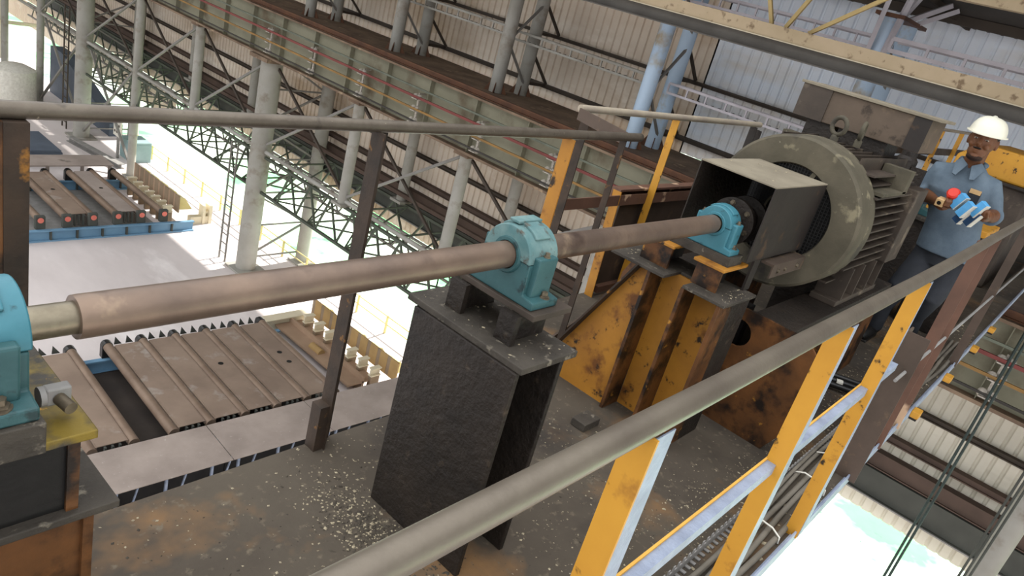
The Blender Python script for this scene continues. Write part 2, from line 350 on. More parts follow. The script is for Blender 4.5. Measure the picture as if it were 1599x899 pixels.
# ------------------------------------------------------------------ pillow blocks
def arc(r, a0, a1, n, yc=YS, zc=ZS):
    return [(yc + r * math.cos(a0 + (a1 - a0) * i / n), zc + r * math.sin(a0 + (a1 - a0) * i / n)) for i in range(n + 1)]
def pillow(name_label, cx, tx, R, fy, zb, m1, m2, bore=.04, group='plummer blocks along the shaft'):
    T = thing('pillow_block', name_label, 'bearing', (cx, YS, zb), 0, group)
    x0, x1 = cx - tx / 2, cx + tx / 2
    def slab(poly, a, c, nm, m, bev=.004):
        b = B(); b.prism([(a, p[0], p[1]) for p in poly], (c - a, 0, 0)); return b.done(nm, m, T, bevel=bev)
    # lower housing: foot + neck + half round with saddle
    ft = zb + .022
    low = [(YS - fy, zb), (YS + fy, zb), (YS + fy, ft), (YS + R * 1.02, ft + .006), (YS + R, ZS)] + arc(bore, 0, -PI, 14) + [(YS - R, ZS), (YS - R * 1.02, ft + .006), (YS - fy, ft)]
    slab(low, x0, x1, 'housing_base', m1)
    b = B(); n = 28; rr = []
    for (yo, zo), (yi, zi) in zip(arc(R, 0, PI, n), arc(bore, 0, PI, n)):
        rr.append([b.bm.verts.new(p) for p in ((x0 - .004, yo, zo + .001), (x1 + .004, yo, zo + .001), (x1 + .004, yi, zi + .001), (x0 - .004, yi, zi + .001))])
    for P, Q in zip(rr, rr[1:]):
        for k in range(4): b.bm.faces.new((P[k], P[(k + 1) % 4], Q[(k + 1) % 4], Q[k]))
    b.bm.faces.new(rr[0]); b.bm.faces.new(rr[-1][::-1])
    b.done('housing_cap', m2, T, bevel=.003, smooth=True)
    # raised centre rib, cap ears with bolts
    rib = arc(R + .008, .80, PI - .80, 12) + arc(R - .01, PI - .80, .80, 12)
    slab(rib, cx - tx * .26, cx + tx * .28, 'cap_rib', m2, .003)
    for sg in (-1, 1):
        ya, yb = YS + sg * R * .93, YS + sg * (R + .018)
        b = B(); b.box(cx - tx * .36, cx + tx * .36, min(ya, yb), max(ya, yb), ft, ZS + .022); b.done('cap_ear', m1, T, bevel=.005)
        b = B(); b.hexbolt((cx, YS + sg * (R + .006), ZS + .022), Z, .0065, .013); b.done('cap_bolt', 'bolt', T)
        for k in ((0,) if tx < .1 else (0,)):
            b = B(); b.lathe((cx + .012, YS + sg * (fy - .019), ft), Z, [(0, .017), (.003, .017)], 16); b.hexbolt((cx + .012, YS + sg * (fy - .019), ft + .003), Z, .0095, .014); b.done('foot_bolt', 'bolt', T, smooth=False)
    b = B(); b.lathe((x0 - .012, YS, ZS), X, [(.004, bore), (.004, bore + .008), (.010, bore + .012), (tx + .014, bore + .012), (tx + .02, bore + .008), (tx + .02, bore)], 36, True); b.done('seal_ring', m1, T, smooth=True)
    return T
p1 = pillow('teal bearing block at the left edge, cut by the frame', .272, .115, .077, .12, .82, 'teal', 'teal_light', .029)
p2 = pillow('dusty teal bearing block on the black pedestal in the middle', 1.50, .11, .080, .122, .80, 'teal', 'teal_dusty', .038)
p3 = pillow('bright teal bearing block in front of the motor coupling', 2.715, .085, .069, .103, .812, 'teal_light', 'teal_light', .036)
b = B(); b.box(1.455, 1.55, YS - .005, YS + .03, .994, 1.002); b.done('name_plate', 'teal_dusty', p2, bevel=.002)
# grease elbow on the left block
g = thing('pipe_elbow', 'small steel elbow fitting lying on the plate beside the left bearing', 'fitting', (.378, 1.02, .767))
b = B(); b.box(.362, .398, 1.045, 1.065, .785, .815); b.done('block', 'steel_grey', g, bevel=.003)
b = B(); b.tube([(.380, 1.045, .797), (.386, 1.015, .795)], .010, 14); b.done('stub', 'bolt', g, smooth=True)
b = B(); b.lathe((.354, 1.055, .800), X, [(0, .008), (0, .016), (.008, .016), (.008, .008)], 18); b.done('washer', 'steel_grey', g, smooth=True)

# ------------------------------------------------------------------ pedestals
T = thing('bearing_pedestal', 'black stub pedestal with a stained top plate at bottom left', 'pedestal', (.2, 1.05, 0), 0, 'shaft pedestals')
b = B(); b.box(-.3, .415, .985, 1.275, .750, .766); b.done('top_plate', 'pedtop', T, bevel=.002)
b = B(); b.box(.10, .335, .962, 1.215, .766, .8195); b.done('sole_plate', 'black_plate', T, bevel=.002)
b = B(); b.box(-.3, .378, 1.006, 1.02, .61, .750); b.done('web', 'black', T)  # black sheet closing the recess front, its colour holding shadow and grease
b = B(); b.box(.378, .394, 1.004, 1.26, .61, .750); b.done('end_plate', 'black', T)
b = B(); b.box(.377, .395, .998, 1.004, .61, .750); o = b.done('end_plate_edge', 'orange_dirty', T); o['label'] = 'rust-brown edge of the end plate'
b = B(); b.box(-.3, .455, .985, 1.29, .595, .61); b.done('bottom_plate', 'black_plate', T, bevel=.002)
b = B(); b.box(-.3, .405, 1.01, 1.024, 0, .595); b.box(-.3, .405, 1.25, 1.264, 0, .595); b.done('column_wall', 'orange_dirty', T)
b = B(); b.box(.405, .421, 1.0, 1.275, 0, .595); b.done('column_flange', 'orange_dirty', T)

T = thing('bearing_pedestal', 'tall black grease-caked beam pedestal under the middle bearing', 'pedestal', (1.46, 1.09, 0), 0, 'shaft pedestals')
b = B(); b.box(1.355, 1.373, .895, 1.285, 0, .675); b.done('front_flange', 'black_steel', T, bevel=.003)
b = B(); b.box(1.545, 1.563, .895, 1.285, 0, .675); b.done('rear_flange', 'black_steel', T, bevel=.003)
b = B(); b.box(1.373, 1.545, 1.082, 1.098, 0, .675); b.done('web', 'black', T)
b = B(); b.box(1.362, 1.60, .885, 1.325, .675, .695); b.done('top_plate', 'black_plate', T, bevel=.003)
for y in (1.01, 1.20):
    b = B(); b.box(1.415, 1.433, y - .03, y + .03, .695, .782); b.box(1.433, 1.58, y - .008, y + .008, .695, .782); b.done('stub', 'black_steel', T)
b = B(); b.box(1.435, 1.60, .945, 1.24, .782, .7995); o = b.done('sole_plate', 'motor_dark', T, bevel=.002)

T = thing('bearing_pedestal', 'orange ribbed pedestal with a broad gusset under the bright teal bearing', 'pedestal', (2.65, 1.1, 0), 0, 'shaft pedestals')
b = B(); b.prism([(2.60, 1.24, .0), (2.60, 1.62, .0), (2.60, 1.56, .10), (2.60, 1.29, .655), (2.60, 1.24, .655)], (.012, 0, 0)); b.done('gusset', 'orange', T)
b = B(); b.box(2.69, 2.704, .923, 1.067, 0, .655); b.done('front_plate', 'orange', T)
b = B(); b.box(2.69, 2.704, 1.083, 1.224, 0, .655); b.done('front_plate', 'orange', T)
b = B(); b.bar((2.575, 1.575, .09), (2.575, 1.28, .665), .05, .008, (0, .5, .5)); b.done('gusset_lip', 'rust_post', T)
for y in (1.232, 1.075, .915):
    b = B(); b.box(2.57, 2.69, y - .008, y + .008, 0, .655); o = b.done('rib', 'orange_dirty', T, bevel=.002)
b = B(); b.box(2.69, 2.86, .908, .922, 0, .655); b.done('side_plate', 'black_steel', T)
b = B(); b.box(2.56, 2.86, 1.16, 1.42, .655, .668); b.box(2.56, 2.86, .89, 1.075, .655, .668); b.box(2.70, 2.86, 1.075, 1.16, .655, .668); b.done('shelf_plate', 'black_plate', T, bevel=.002)
for y0, y1 in ((.975, 1.085), (1.20, 1.33)):
    b = B(); b.box(2.64, 2.652, y0, y1, .668, .762); b.done('stool_plate', 'orange_dirty', T)
    b = B(); b.box(2.652, 2.82, (y0 + y1) / 2 - .006, (y0 + y1) / 2 + .006, .668, .762); b.done('stool_web', 'black', T)
    b = B(); b.box(2.615, 2.84, y0 - .015, y1 + .01, .762, .774); b.done('stool_top', 'orange', T, bevel=.002)
b = B(); b.box(2.665, 2.79, .975, 1.24, .774, .8115); b.done('sole_plate', 'black_plate', T)

b = B(); b.box(2.33, 2.44, 1.15, 1.22, 0, .035)
tag(b.done('loose_steel_block', 'black_plate', bevel=.003), 'small dark steel offcut lying on the deck beside the orange pedestal', 'steel block')

# ------------------------------------------------------------------ coupling guard
T = thing('coupling_guard', 'open dark sheet-metal hood over the motor coupling', 'guard', (3.0, 1.1, .74))
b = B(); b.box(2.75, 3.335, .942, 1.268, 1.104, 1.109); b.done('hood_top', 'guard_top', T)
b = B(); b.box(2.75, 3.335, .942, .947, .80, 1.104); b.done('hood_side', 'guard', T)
b = B(); b.box(2.75, 3.335, 1.263, 1.268, .80, 1.104); b.done('hood_side', 'black_steel', T)  # darker steel here paints the shade inside the hood
b = B(); b.box(2.95, 3.32, .90, .955, .775, .785); b.box(2.95, 3.32, .90, .906, .725, .775); b.done('hood_foot', 'brown_plate', T)
for x in (3.02, 3.10, 3.24):
    b = B(); b.hexbolt((x, .90, .752), (0, -1, 0), .008, .008); b.done('foot_bolt', 'bolt', T)
for y in (.945, 1.268):
    b = B(); b.bar((2.86, y, .80), (2.86, y, .668), .06, .01); b.done('hood_leg', 'guard', T)

# ------------------------------------------------------------------ motor
T = thing('electric_motor', 'huge dusty grey finned electric motor with a round fan cover', 'motor', (3.9, 1.095, .52))
YM, ZM = 1.095, .92
b = B(); b.lathe((3.35, YM, ZM), X, [(.012, .218), (0, .224), (0, .335), (.012, .347), (.20, .350), (.20, .335), (.02, .327), (.02, .218)], 72, True); b.done('fan_cover', 'motor', T, smooth=True)
b = B(); b.lathe((3.36, YM, ZM), X, [(0, .075), (0, .085), (.01, .085), (.01, .075)], 24, True)
for k in range(3):
    a = PI / 2 + .35 + k * 2 * PI / 3
    b.bar((3.364, YM + .08 * math.cos(a), ZM + .08 * math.sin(a)), (3.364, YM + .24 * math.cos(a), ZM + .24 * math.sin(a)), .02, .008, X)
b.done('spider', 'motor', T)
b = B()
k = -.235
while k < .236:
    h = math.sqrt(max(.237 ** 2 - k * k, 0))
    if h > .02:
        b.bar((3.366, YM + k, ZM - h), (3.366, YM + k, ZM + h), .003, .003); b.bar((3.369, YM - h, ZM + k), (3.369, YM + h, ZM + k), .003, .003)
    k += .0148
b.done('grille', 'mesh_wire', T)
b = B(); b.lathe((3.39, YM, ZM), X, [(0, .30), (0, .30), (.01, .30)], 48); b.done('fan_backing', 'black', T)
b = B(); b.lathe((3.50, YM, ZM), X, [(0, .27), (.9, .27), (.93, .22), (.97, .12)], 48); b.done('frame', 'motor_dark', T, smooth=True)
fins = B()
for i in range(13):
    z = ZM - .26 + i * .0433
    ext = .318 if abs(z - ZM) < .2 else .27
    for sg in (-1, 1):
        y0 = YM + sg * math.sqrt(max(.262 ** 2 - (z - ZM) ** 2, 0)); y1 = YM + sg * ext
        fins.box(3.53, 4.36, min(y0, y1), max(y0, y1), z - .004, z + .004)
for i in range(9):
    y = YM - .19 + i * .0475
    if abs(y - YM) < .20: fins.box(3.53, 4.36, y - .004, y + .004, ZM + .24, ZM + .318)
fo = fins.done('cooling_fins', 'motor_dark', T); 
for sg in (-1, 1):
    ya, yb = YM + sg * .27, YM + sg * .345
    b = B(); b.box(4.18, 4.40, min(ya, yb), max(ya, yb), ZM - .20, ZM + .20); b.done('corner_block', 'motor_dark', T, bevel=.006)
    ya, yb = YM + sg * .20, YM + sg * .33
    b = B(); b.box(3.56, 3.96, min(ya, yb), max(ya, yb), ZM + .185, ZM + .20)
    b.prism([(3.90, ya, ZM + .19), (3.98, ya, ZM + .19), (3.98, ya, ZM + .30), (3.90, ya, ZM + .30)], (0, yb - ya, 0)); b.done('lifting_lug', 'motor', T)
    ya, yb = YM + sg * .20, YM + sg * .33
    b = B(); b.box(3.62, 4.30, min(ya, yb), max(ya, yb), .545, .575); b.done('foot', 'motor_dark', T, bevel=.004)
    for x in (3.68, 3.86, 4.06, 4.24):
        b = B(); b.box(x - .008, x + .008, min(ya, yb), max(ya, yb) - .02 if sg > 0 else max(ya, yb), .575, .74); b.done('foot_rib', 'motor_dark', T)
for y in (1.10, ):
    pass
def eye(x, y, z, rot, T):
    pts = [(x + math.cos(rot) * .039 * math.cos(a), y + math.sin(rot) * .039 * math.cos(a), z + .050 + .039 * math.sin(a)) for a in [2 * PI * k / 20 for k in range(20)]]
    b = B()
    n = len(pts)
    b.tube(pts + [pts[0], ], .0105, 10, cap=False); b.lathe((x, y, z - .03), Z, [(0, .018), (.03, .018), (.038, .014)], 14)
    return b.done('eye_bolt', 'motor', T, smooth=True)
eye(3.60, 1.075, 1.283, 1.2, T); eye(3.90, 1.05, 1.275, .15, T)
tb = B(); tb.box(4.0, 4.32, .80, 1.445, 1.300, 1.462); tbo = tb.done('terminal_box', 'tbox', T, bevel=.004)
b = B(); b.box(3.985, 4.335, .765, 1.46, 1.462, 1.476); b.done('box_lid', 'guard_top', tbo, bevel=.002)
b = B(); b.box(3.993, 4.0, 1.29, 1.446, 1.300, 1.462); o = b.done('box_end_panel', 'motor_dark', tbo)
b = B(); b.box(3.995, 4.0, .80, .88, 1.302, 1.460); o = b.done('box_side_panel', 'guard', tbo)
b = B(); b.box(4.02, 4.25, 1.22, 1.37, 1.13, 1.30); b.box(4.02, 4.25, .95, 1.2, 1.2, 1.30); b.done('box_neck', 'black_steel', T)
b = B(); b.lathe((4.46, YM, ZM), X, [(0, .045), (.5, .045)], 24); b.done('drive_end_shaft', 'shaft_bright', T, smooth=True)

# motor stool
T = thing('motor_stool', 'oily orange steel stool with a round hole carrying the motor', 'motor base', (3.7, 1.1, 0))
def plate_hole(x0, x1, ya, yb, za, zb, cy, cz, r):
    b = B(); n = 32; outer = []
    for k in range(n):
        a = 2 * PI * k / n; c, s = math.cos(a), math.sin(a)
        tt = min((yb - cy) / c if c > 1e-6 else (ya - cy) / c if c < -1e-6 else 9, (zb - cz) / s if s > 1e-6 else (za - cz) / s if s < -1e-6 else 9)
        outer.append((cy + c * tt, cz + s * tt))
    inner = [(cy + r * math.cos(2 * PI * k / n), cz + r * math.sin(2 * PI * k / n)) for k in range(n)]
    vs = [(x0, *p) for p in outer] + [(x0, *p) for p in inner] + [(x1, *p) for p in outer] + [(x1, *p) for p in inner]
    fs = []
    for k in range(n):
        j = (k + 1) % n
        fs += [(k, j, n + j, n + k), (2 * n + k, 3 * n + k, 3 * n + j, 2 * n + j), (n + k, n + j, 3 * n + j, 3 * n + k), (k, 2 * n + k, 2 * n + j, j)]
    b.verts(vs, fs); return b
plate_hole(3.02, 3.035, .62, 1.58, 0, .545, .955, .43, .062).done('front_plate', 'orange_dirty', T)
b = B(); b.box(3.035, 4.6, .755, .77, 0, .50); b.done('side_plate', 'orange_dirty', T)
b = B(); b.box(3.035, 4.6, 1.43, 1.445, 0, .50); b.done('side_plate', 'orange_dirty', T)
b = B(); b.box(3.035, 4.6, .74, .92, .50, .545); b.box(3.035, 4.6, 1.27, 1.46, .50, .545); b.done('top_rail', 'black_steel', T, bevel=.003)
b = B(); b.prism([(3.5, .755, 0), (3.5, .62, 0), (3.5, .66, .30), (3.5, .755, .48)], (.014, 0, 0)); b.done('stiffener', 'orange_dirty', T)
b = B(); b.box(3.20, 3.26, 1.0, 1.3, 0, .5); b.done('inner_plate', 'black', T)

# equipment beyond the motor
T = thing('pillow_block', 'teal bearing block half hidden behind the motor, beside the worker', 'bearing', (5.9, 1.09, .8), 0, 'plummer blocks along the shaft')
b = B(); b.prism([(5.85, YS + .15, .80), (5.85, YS - .15, .80), (5.85, YS - .15, .84), (5.85, YS - .10, .85)] + [(5.85, p, q) for p, q in arc(.10, PI, 0, 16)][::1] + [(5.85, YS + .10, .85), (5.85, YS + .15, .84)], (.12, 0, 0)); b.done('housing', 'teal', T, bevel=.004)
b = B(); b.lathe((5.6, YS, ZS), X, [(0, .05), (1.9, .05)], 24)
tag(b.done('output_shaft', 'pipe_pale', smooth=True), 'pale output shaft beyond the motor, behind the worker', 'shaft')
T = thing('bearing_pedestal', 'dark box pedestal under the teal bearing behind the motor', 'pedestal', (5.9, 1.09, 0), 0, 'shaft pedestals')
b = B(); b.box(5.75, 6.1, .9, 1.28, 0, .78); b.done('body', 'black_steel', T, bevel=.004)
b = B(); b.box(5.72, 6.13, .88, 1.30, .78, .80); b.done('top_plate', 'black_plate', T)
T = thing('thruster_brake', 'dark drum brake with an upright actuator behind the motor', 'brake', (5.0, 1.1, .55))
b = B(); b.lathe((4.98, YM, ZM), X, [(0, .12), (0, .16), (.16, .16), (.16, .12)], 40); b.done('drum', 'black_steel', T, smooth=True)
b = B(); b.bar((4.98, .95, .60), (4.98, .95, 1.16), .08, .05, X); b.done('brake_arm', 'black_steel', T)
b = B(); b.bar((5.05, 1.27, .60), (5.05, 1.29, 1.16), .08, .05, X); b.done('brake_arm', 'black_steel', T)
b = B(); b.lathe((5.0, 1.04, .95), Z, [(0, .05), (.02, .062), (.24, .062), (.26, .045), (.30, .045), (.30, .02), (.34, .02)], 24); b.done('actuator', 'black_steel', T, smooth=True)
b = B(); b.bar((5.0, .93, 1.14), (5.0, 1.30, 1.17), .02, .02); b.done('tie_rod', 'bolt', T)
b = B(); b.box(4.78, 5.12, .92, 1.4, .0, .60); b.done('stand', 'black_steel', T, bevel=.004)
T = thing('gearbox', 'yellow-topped gearbox behind the worker at right edge', 'gearbox', (9.2, .95, 0))
b = B(); b.box(8.5, 10.2, .62, 1.35, 0, 1.0); b.done('lower_case', 'motor_dark', T, bevel=.03)
b = B(); b.prism([(8.5, .6, 1.02), (8.5, 1.37, 1.02), (8.5, 1.37, 1.14), (8.5, 1.2, 1.30), (8.5, .75, 1.30), (8.5, .6, 1.14)], (1.7, 0, 0)); b.done('upper_case', 'orange_clean', T, bevel=.02)
b = B(); b.box(8.4, 10.3, .56, 1.41, .995, 1.02); b.done('flange', 'black_steel', T)
T = thing('control_box', 'low dark junction box with a yellow lid by the rail, right of the worker', 'box', (6.3, .72, 0))
b = B(); b.box(6.0, 6.5, .58, .86, 0, .78); b.done('case', 'black_steel', T, bevel=.006)
b = B(); b.box(5.97, 6.53, .56, .88, .78, .83); b.done('lid', 'orange_clean', T, bevel=.006)

# ------------------------------------------------------------------ cables on the near ledge
cl = ['grey cable lying outermost on the near ledge', 'second grey cable in from the deck lip', 'grey cable in the middle of the ledge bundle', 'grey cable next to the slotted tray side', 'thin grey cable crossing over the ledge bundle']
for i in range(5):
    y0 = .342 + .023 * i; pts = []
    for k in range(40):
        x = 1.5 + k * .1
        pts.append((x, y0 + .014 * math.sin(x * 2.3 + i * .5) + .006 * math.sin(x * 5 + i * 2) + (.03 * math.sin(x * 2.2) if i == 4 else 0), .187 + (.016 if i == 4 else 0) + .003 * math.sin(x * 4 + i)))
    b = B(); b.tube(pts, .0095 if i < 4 else .007, 10)
    tag(b.done('power_cable', 'cable', smooth=True), cl[i], 'cable', 'grey cables on the near ledge')
for i, (x, lb) in enumerate(((2.18, 'pale cable tie round the bundle nearest the camera'), (2.62, 'pale cable tie round the bundle by the third amber post'), (2.86, 'pale cable tie round the bundle, farthest from the camera'))):
    b = B(); b.tube([(x, .312, .178), (x, .314, .20), (x + .004, .345, .214), (x + .006, .40, .216), (x + .006, .432, .20), (x + .006, .434, .178)], .003, 8)
    tag(b.done('cable_tie', 'white', smooth=True), lb, 'cable tie', 'ties on the ledge cables')
b = B(); x = 1.2
b.box(1.2, 3.4, .447, .450, .176, .205)
while x < 3.4:
    b.box(x, x + .012, .447, .450, .205, .222); b.box(x, x + .012, .43, .45, .176, .180); x += .03
tag(b.done('cable_tray_side', 'steel_grey'), 'slotted steel tray side along the ledge cables', 'cable tray')
for i, (y, z, lb) in enumerate(((.0, .03, 'glossy black hose crossing the deck, nearest the orange pedestal foot'), (.05, .03, 'glossy black hose with a white tag crossing the deck'), (.10, .03, 'glossy black hose farthest along the deck'))):
    b = B(); b.tube([(3.95 + y * 1.6, .98, z), (4.02 + y * 1.6, .80, z), (4.1 + y * 1.6, .62, z), (4.2 + y * 1.6, .50, z)], .016, 12)
    o = tag(b.done('hose', 'cable_black', smooth=True), lb, 'hose', 'black hoses across the deck')
    if i == 1:
        b = B(); b.tube([(4.135, .70, z), (4.152, .67, z)], .018, 12); b.done('hose_tag', 'white', o)
SB = ['yellow stub bracket under the deck lip, nearest the camera', 'yellow stub bracket under the deck lip, second along', 'yellow stub bracket under the deck lip, third along', 'yellow stub bracket under the deck lip, farthest along']
for x, lb in zip((3.85, 4.62, 5.48, 6.2), SB):
    T = thing('stub_bracket', lb, 'bracket', (x, .28, .15), 0, 'yellow stub brackets')
    b = B(); b.box(x, x + .075, .250, .2888, .15, .185); b.done('block', 'orange_clean', T, bevel=.003)
    b = B(); b.box(x + .005, x + .07, .254, .2888, .138, .15); b.done('underside_plate', 'black_steel', T)
for i, (z, lb) in enumerate(((-.0, 'left wire rope hanging beside the deck'), (0, 'right wire rope hanging beside the deck'))):
    y = (.03, -.02)[i]; xx = 10.0
    b = B(); b.tube([(xx, y + .05, -9.9), (xx, y + .09, -2), (xx, y + .12, .9)], .016, 8)
    tag(b.done('wire_rope', 'rope', smooth=True), lb, 'wire rope', 'hanging wire ropes')

# ================================================================== HALL SHELL
XW, FZ = 16.5, -10.0
b = B(); b.box(-14, 15.7, -30, 75, FZ - .2, FZ); struct(b.done('floor', 'floor'))
b = B(); b.box(15.7, 140, -60, 200, FZ - .26, FZ - .06); struct(b.done('ground_outside', 'grass'))
def corr(y0, y1, z0, z1, m, name, x=XW, pitch=.235, dep=.04, wavy=False):
    b = B(); y = y0; top = []; bot = []
    while y < y1:
        for dy, dx in ((0, 0), (.15, 0), (.175, dep), (.21, dep)):
            zz = z0
            bot.append(b.bm.verts.new((x + dx, y + dy, zz))); top.append(b.bm.verts.new((x + dx, y + dy, z1)))
        y += pitch
    for i in range(len(bot) - 1): b.bm.faces.new((bot[i], bot[i + 1], top[i + 1], top[i]))
    o = b.done(name, m); md = o.modifiers.new('thick', 'SOLIDIFY'); md.thickness = .004; md.offset = 1
    return struct(o)
corr(8.2, 60, -6.9, 2.95, 'sheet', 'wall_back')
corr(-14, 8.2, -1.15, 2.95, 'sheet_daylit', 'wall_back_upper')  # sheets tinted for the daylight falling here
corr(-14, 8.2, -6.87, -1.2, 'sheet_low', 'wall_back_lower', x=XW + .02)
corr(33, 60, -8.3, -6.95, 'sheet', 'wall_back_skirt')
# roof
b = B(); b.prism([(16.8, -14, 2.86), (16.8, 60, 2.86), (5.2, 60, 5.2), (5.2, -14, 5.2)], (0, 0, .06)); struct(b.done('ceiling', 'roof'))
for i, x in enumerate((15.9, 14.3, 12.6, 10.9, 9.2, 7.5)):
    z = 2.86 + (16.8 - x) * .2017
    b = B(); b.box(x - .05, x + .05, -14, 60, z - .17, z - .005); struct(b.done('trim_%d' % (i + 1), 'girt'))
# end wall far left
def corr_x(x0, x1, y, z0, z1, m, name):
    b = B(); x = x0; r = []
    while x < x1:
        for dx, dy in ((0, 0), (.16, 0), (.20, .05), (.26, .05)):
            r.append((b.bm.verts.new((x + dx, y + dy, z0)), b.bm.verts.new((x + dx, y + dy, z1))))
        x += .3
    for a, c in zip(r, r[1:]): b.bm.faces.new((a[0], c[0], c[1], a[1]))
    o = b.done(name, m); md = o.modifiers.new('thick', 'SOLIDIFY'); md.thickness = .004; return struct(o)
corr_x(-14, 13.9, 47, -9.3, 3, 'sheet_low', 'wall_end')
b = B(); b.box(11.5, 15.6, 46.8, 46.95, -7.42, -7.25); struct(b.done('trim_end', 'cream'))

# girts along the back wall
def girt(z0, z1, x0, x1, m, label, y0=-14, y1=60, name='wall_girt', grp='girts along the back wall'):
    b = B(); b.box(x0, x1, y0, y1, z0, z1); b.box(x0 - .05, x0, y0, y1, z0, z0 + .025)
    return tag(b.done(name, m), label, 'girt', grp)
girt(.44, .52, 16.36, 16.49, 'girt', 'dark girt across the back wall level with the cable ladder')
girt(-.86, -.76, 16.36, 16.49, 'girt', 'dark girt low on the back wall just over the runway girder')
girt(1.75, 1.83, 16.38, 16.49, 'girt', 'dark girt high on the back wall under the roof')
girt(-3.3, -3.2, 16.34, 16.49, 'girt', 'dark girt on the back wall just beneath the runway girder')
girt(-4.28, -4.18, 16.34, 16.49, 'girt', 'thin dark girt halfway down the lower back wall')
girt(-5.08, -4.95, 16.28, 16.49, 'girt_red', 'narrow maroon girt on the lower back wall')
girt(-5.72, -5.38, 16.25, 16.49, 'girt_red', 'broad maroon girt above the dark green beam on the lower wall')
girt(-6.35, -5.76, 16.2, 16.49, 'girt_green', 'deep dark green beam near the bottom edge of the wall')
b = B(); b.box(16.12, 16.2, -14, 60, -6.37, -6.34)
tag(b.done('beam_lip', 'steel_grey'), 'pale lower lip running along the deep green wall beam', 'beam lip')
b = B(); b.box(15.5, 15.62, 9, 60, -5.42, -5.30)
tag(b.done('painted_pipe', 'girt_red'), 'dull red pipe running along the column line below the girder', 'pipe')

# ------------------------------------------------------------------ runway girder
T = thing('runway_girder', 'deep grey-green crane runway girder with web stiffeners along the columns', 'girder', (13.6, 20, -2.4))
b = B(); b.box(13.42, 13.435, -14, 60, -2.50, -1.20); b.done('web', 'girder', T)
b = B(); b.box(13.18, 13.75, -14, 60, -1.20, -1.15); b.box(13.4, 16.3, -14, 60, -1.15, -1.12); b.done('top_flange', 'girder_flange', T)
b = B(); b.box(13.2, 13.7, -14, 60, -2.56, -2.50); b.done('bottom_flange', 'girder_flange', T)
st = None
for k in range(30):
    y = -6.4 + 1.68 * k
    if st is None:
        b = B(); b.box(13.27, 13.42, -.008, .008, -2.50, -1.20); me_o = b.done('stiffener', 'girder', T); st = me_o; me_o.location.y = y
    else:
        c = st.copy(); COL.objects.link(c); c.parent = T; c.location.y = y
b = B(); b.box(13.33, 13.47, -14, 60, -1.15, -1.13); b.box(13.385, 13.415, -14, 60, -1.13, -1.05); b.box(13.36, 13.44, -14, 60, -1.05, -1.01)
tag(b.done('crane_rail', 'rail_steel'), 'rusty crane rail on top of the runway girder', 'rail')
for z, r, m, lb in ((-1.50, .022, 'bus_green', 'thin grey-green conductor bar, topmost on the runway girder'), (-1.72, .03, 'bus_red', 'red conductor bar along the runway girder'),
                    (-2.02, .025, 'bus_yellow', 'ochre conductor bar along the runway girder'), (-2.32, .02, 'bus_dark', 'dark conductor bar, lowest on the runway girder')):
    b = B(); b.bar((13.10, -14, z), (13.10, 60, z), r * 1.6, r * 2); tag(b.done('conductor_bar', m), lb, 'conductor bar', 'conductor bars on the runway girder')
base = None
BR = {0: 'by the wire ropes at lower right', 3: 'seen under the platform handrail', 4: 'just left of the orange post', 5: 'above the middle bearing block', 6: 'second left of the middle bearing', 7: 'third left of the middle bearing', 8: 'fourth left of the middle bearing', 9: 'uppermost at the left end'}
for k in BR:
    y = .2 + 2.3 * k
    if base is None:
        T = thing('insulator_bracket', 'x', 'bracket', (13.3, 0, -1.9), 0, 'insulator brackets on the runway girder')
        b = B(); b.box(13.19, 13.23, -.03, .03, -2.40, -1.62); b.box(13.19, 13.42, -.02, .02, -1.66, -1.62); b.box(13.19, 13.42, -.02, .02, -2.1, -2.06); b.done('hanger', 'insul', T)
        for z in (-1.72, -2.02, -2.32):
            for dy in (-.07, .07):
                b = B(); b.lathe((13.10, dy, z), X, [(0, .045), (.03, .075), (.05, .045), (.07, .075), (.10, .045)], 10); b.done('insulator', 'insul', T, smooth=True)
            b = B(); b.box(13.04, 13.20, -.10, .10, z - .055, z - .035); b.done('clamp', 'insul', T)
        base = T; T.location.y = y; T['label'] = 'insulator bracket holding the conductor bars, ' + BR[k]
    else: dup(base, (13.3, y, -1.9), 'insulator bracket holding the conductor bars, ' + BR[k])

# ------------------------------------------------------------------ columns
RN = {3: 'seen above the middle bearing block', 4: 'right of the dark railing post', 6: 'partly behind the nearer thick column', 7: 'in the dark left of the nearer thick column'}
CY = [-1.0, 3.4, 7.8, 12.3, 16.7, 21.3, 25.9, 30.6, 35.8, 41, 46]
def column(y, x, r, ztop, label, grp, m='col_pale', zb=FZ):
    T = thing('column', label, 'column', (x, y, zb), 0, grp)
    b = B(); b.lathe((x, y, zb + .08), Z, [(0, r), (ztop - zb - .20, r)], 28); b.done('shaft', m, T, smooth=True)
    b = B(); b.box(x - r * 1.5, x + r * 1.5, y - r * 1.5, y + r * 1.5, ztop - .12, ztop); b.done('cap_plate', 'girder_flange', T)
    b = B(); b.box(x - r * 1.5, x + r * 1.5, y - r * 1.5, y + r * 1.5, zb, zb + .08); b.done('base_plate', m, T)
    return T
main = {5, 8}
names = {0: 'at the lower right beside the hanging cables', 1: 'hidden mostly below the deck, right part', 2: 'just left of the orange gusset, behind the shaft', 3: 'left of the middle bearing block', 4: 'just left of the dark railing post', 6: 'first left of the nearer thick column', 7: 'second left of the nearer thick column', 9: 'far back near the end wall', 10: 'farthest back at the end wall'}
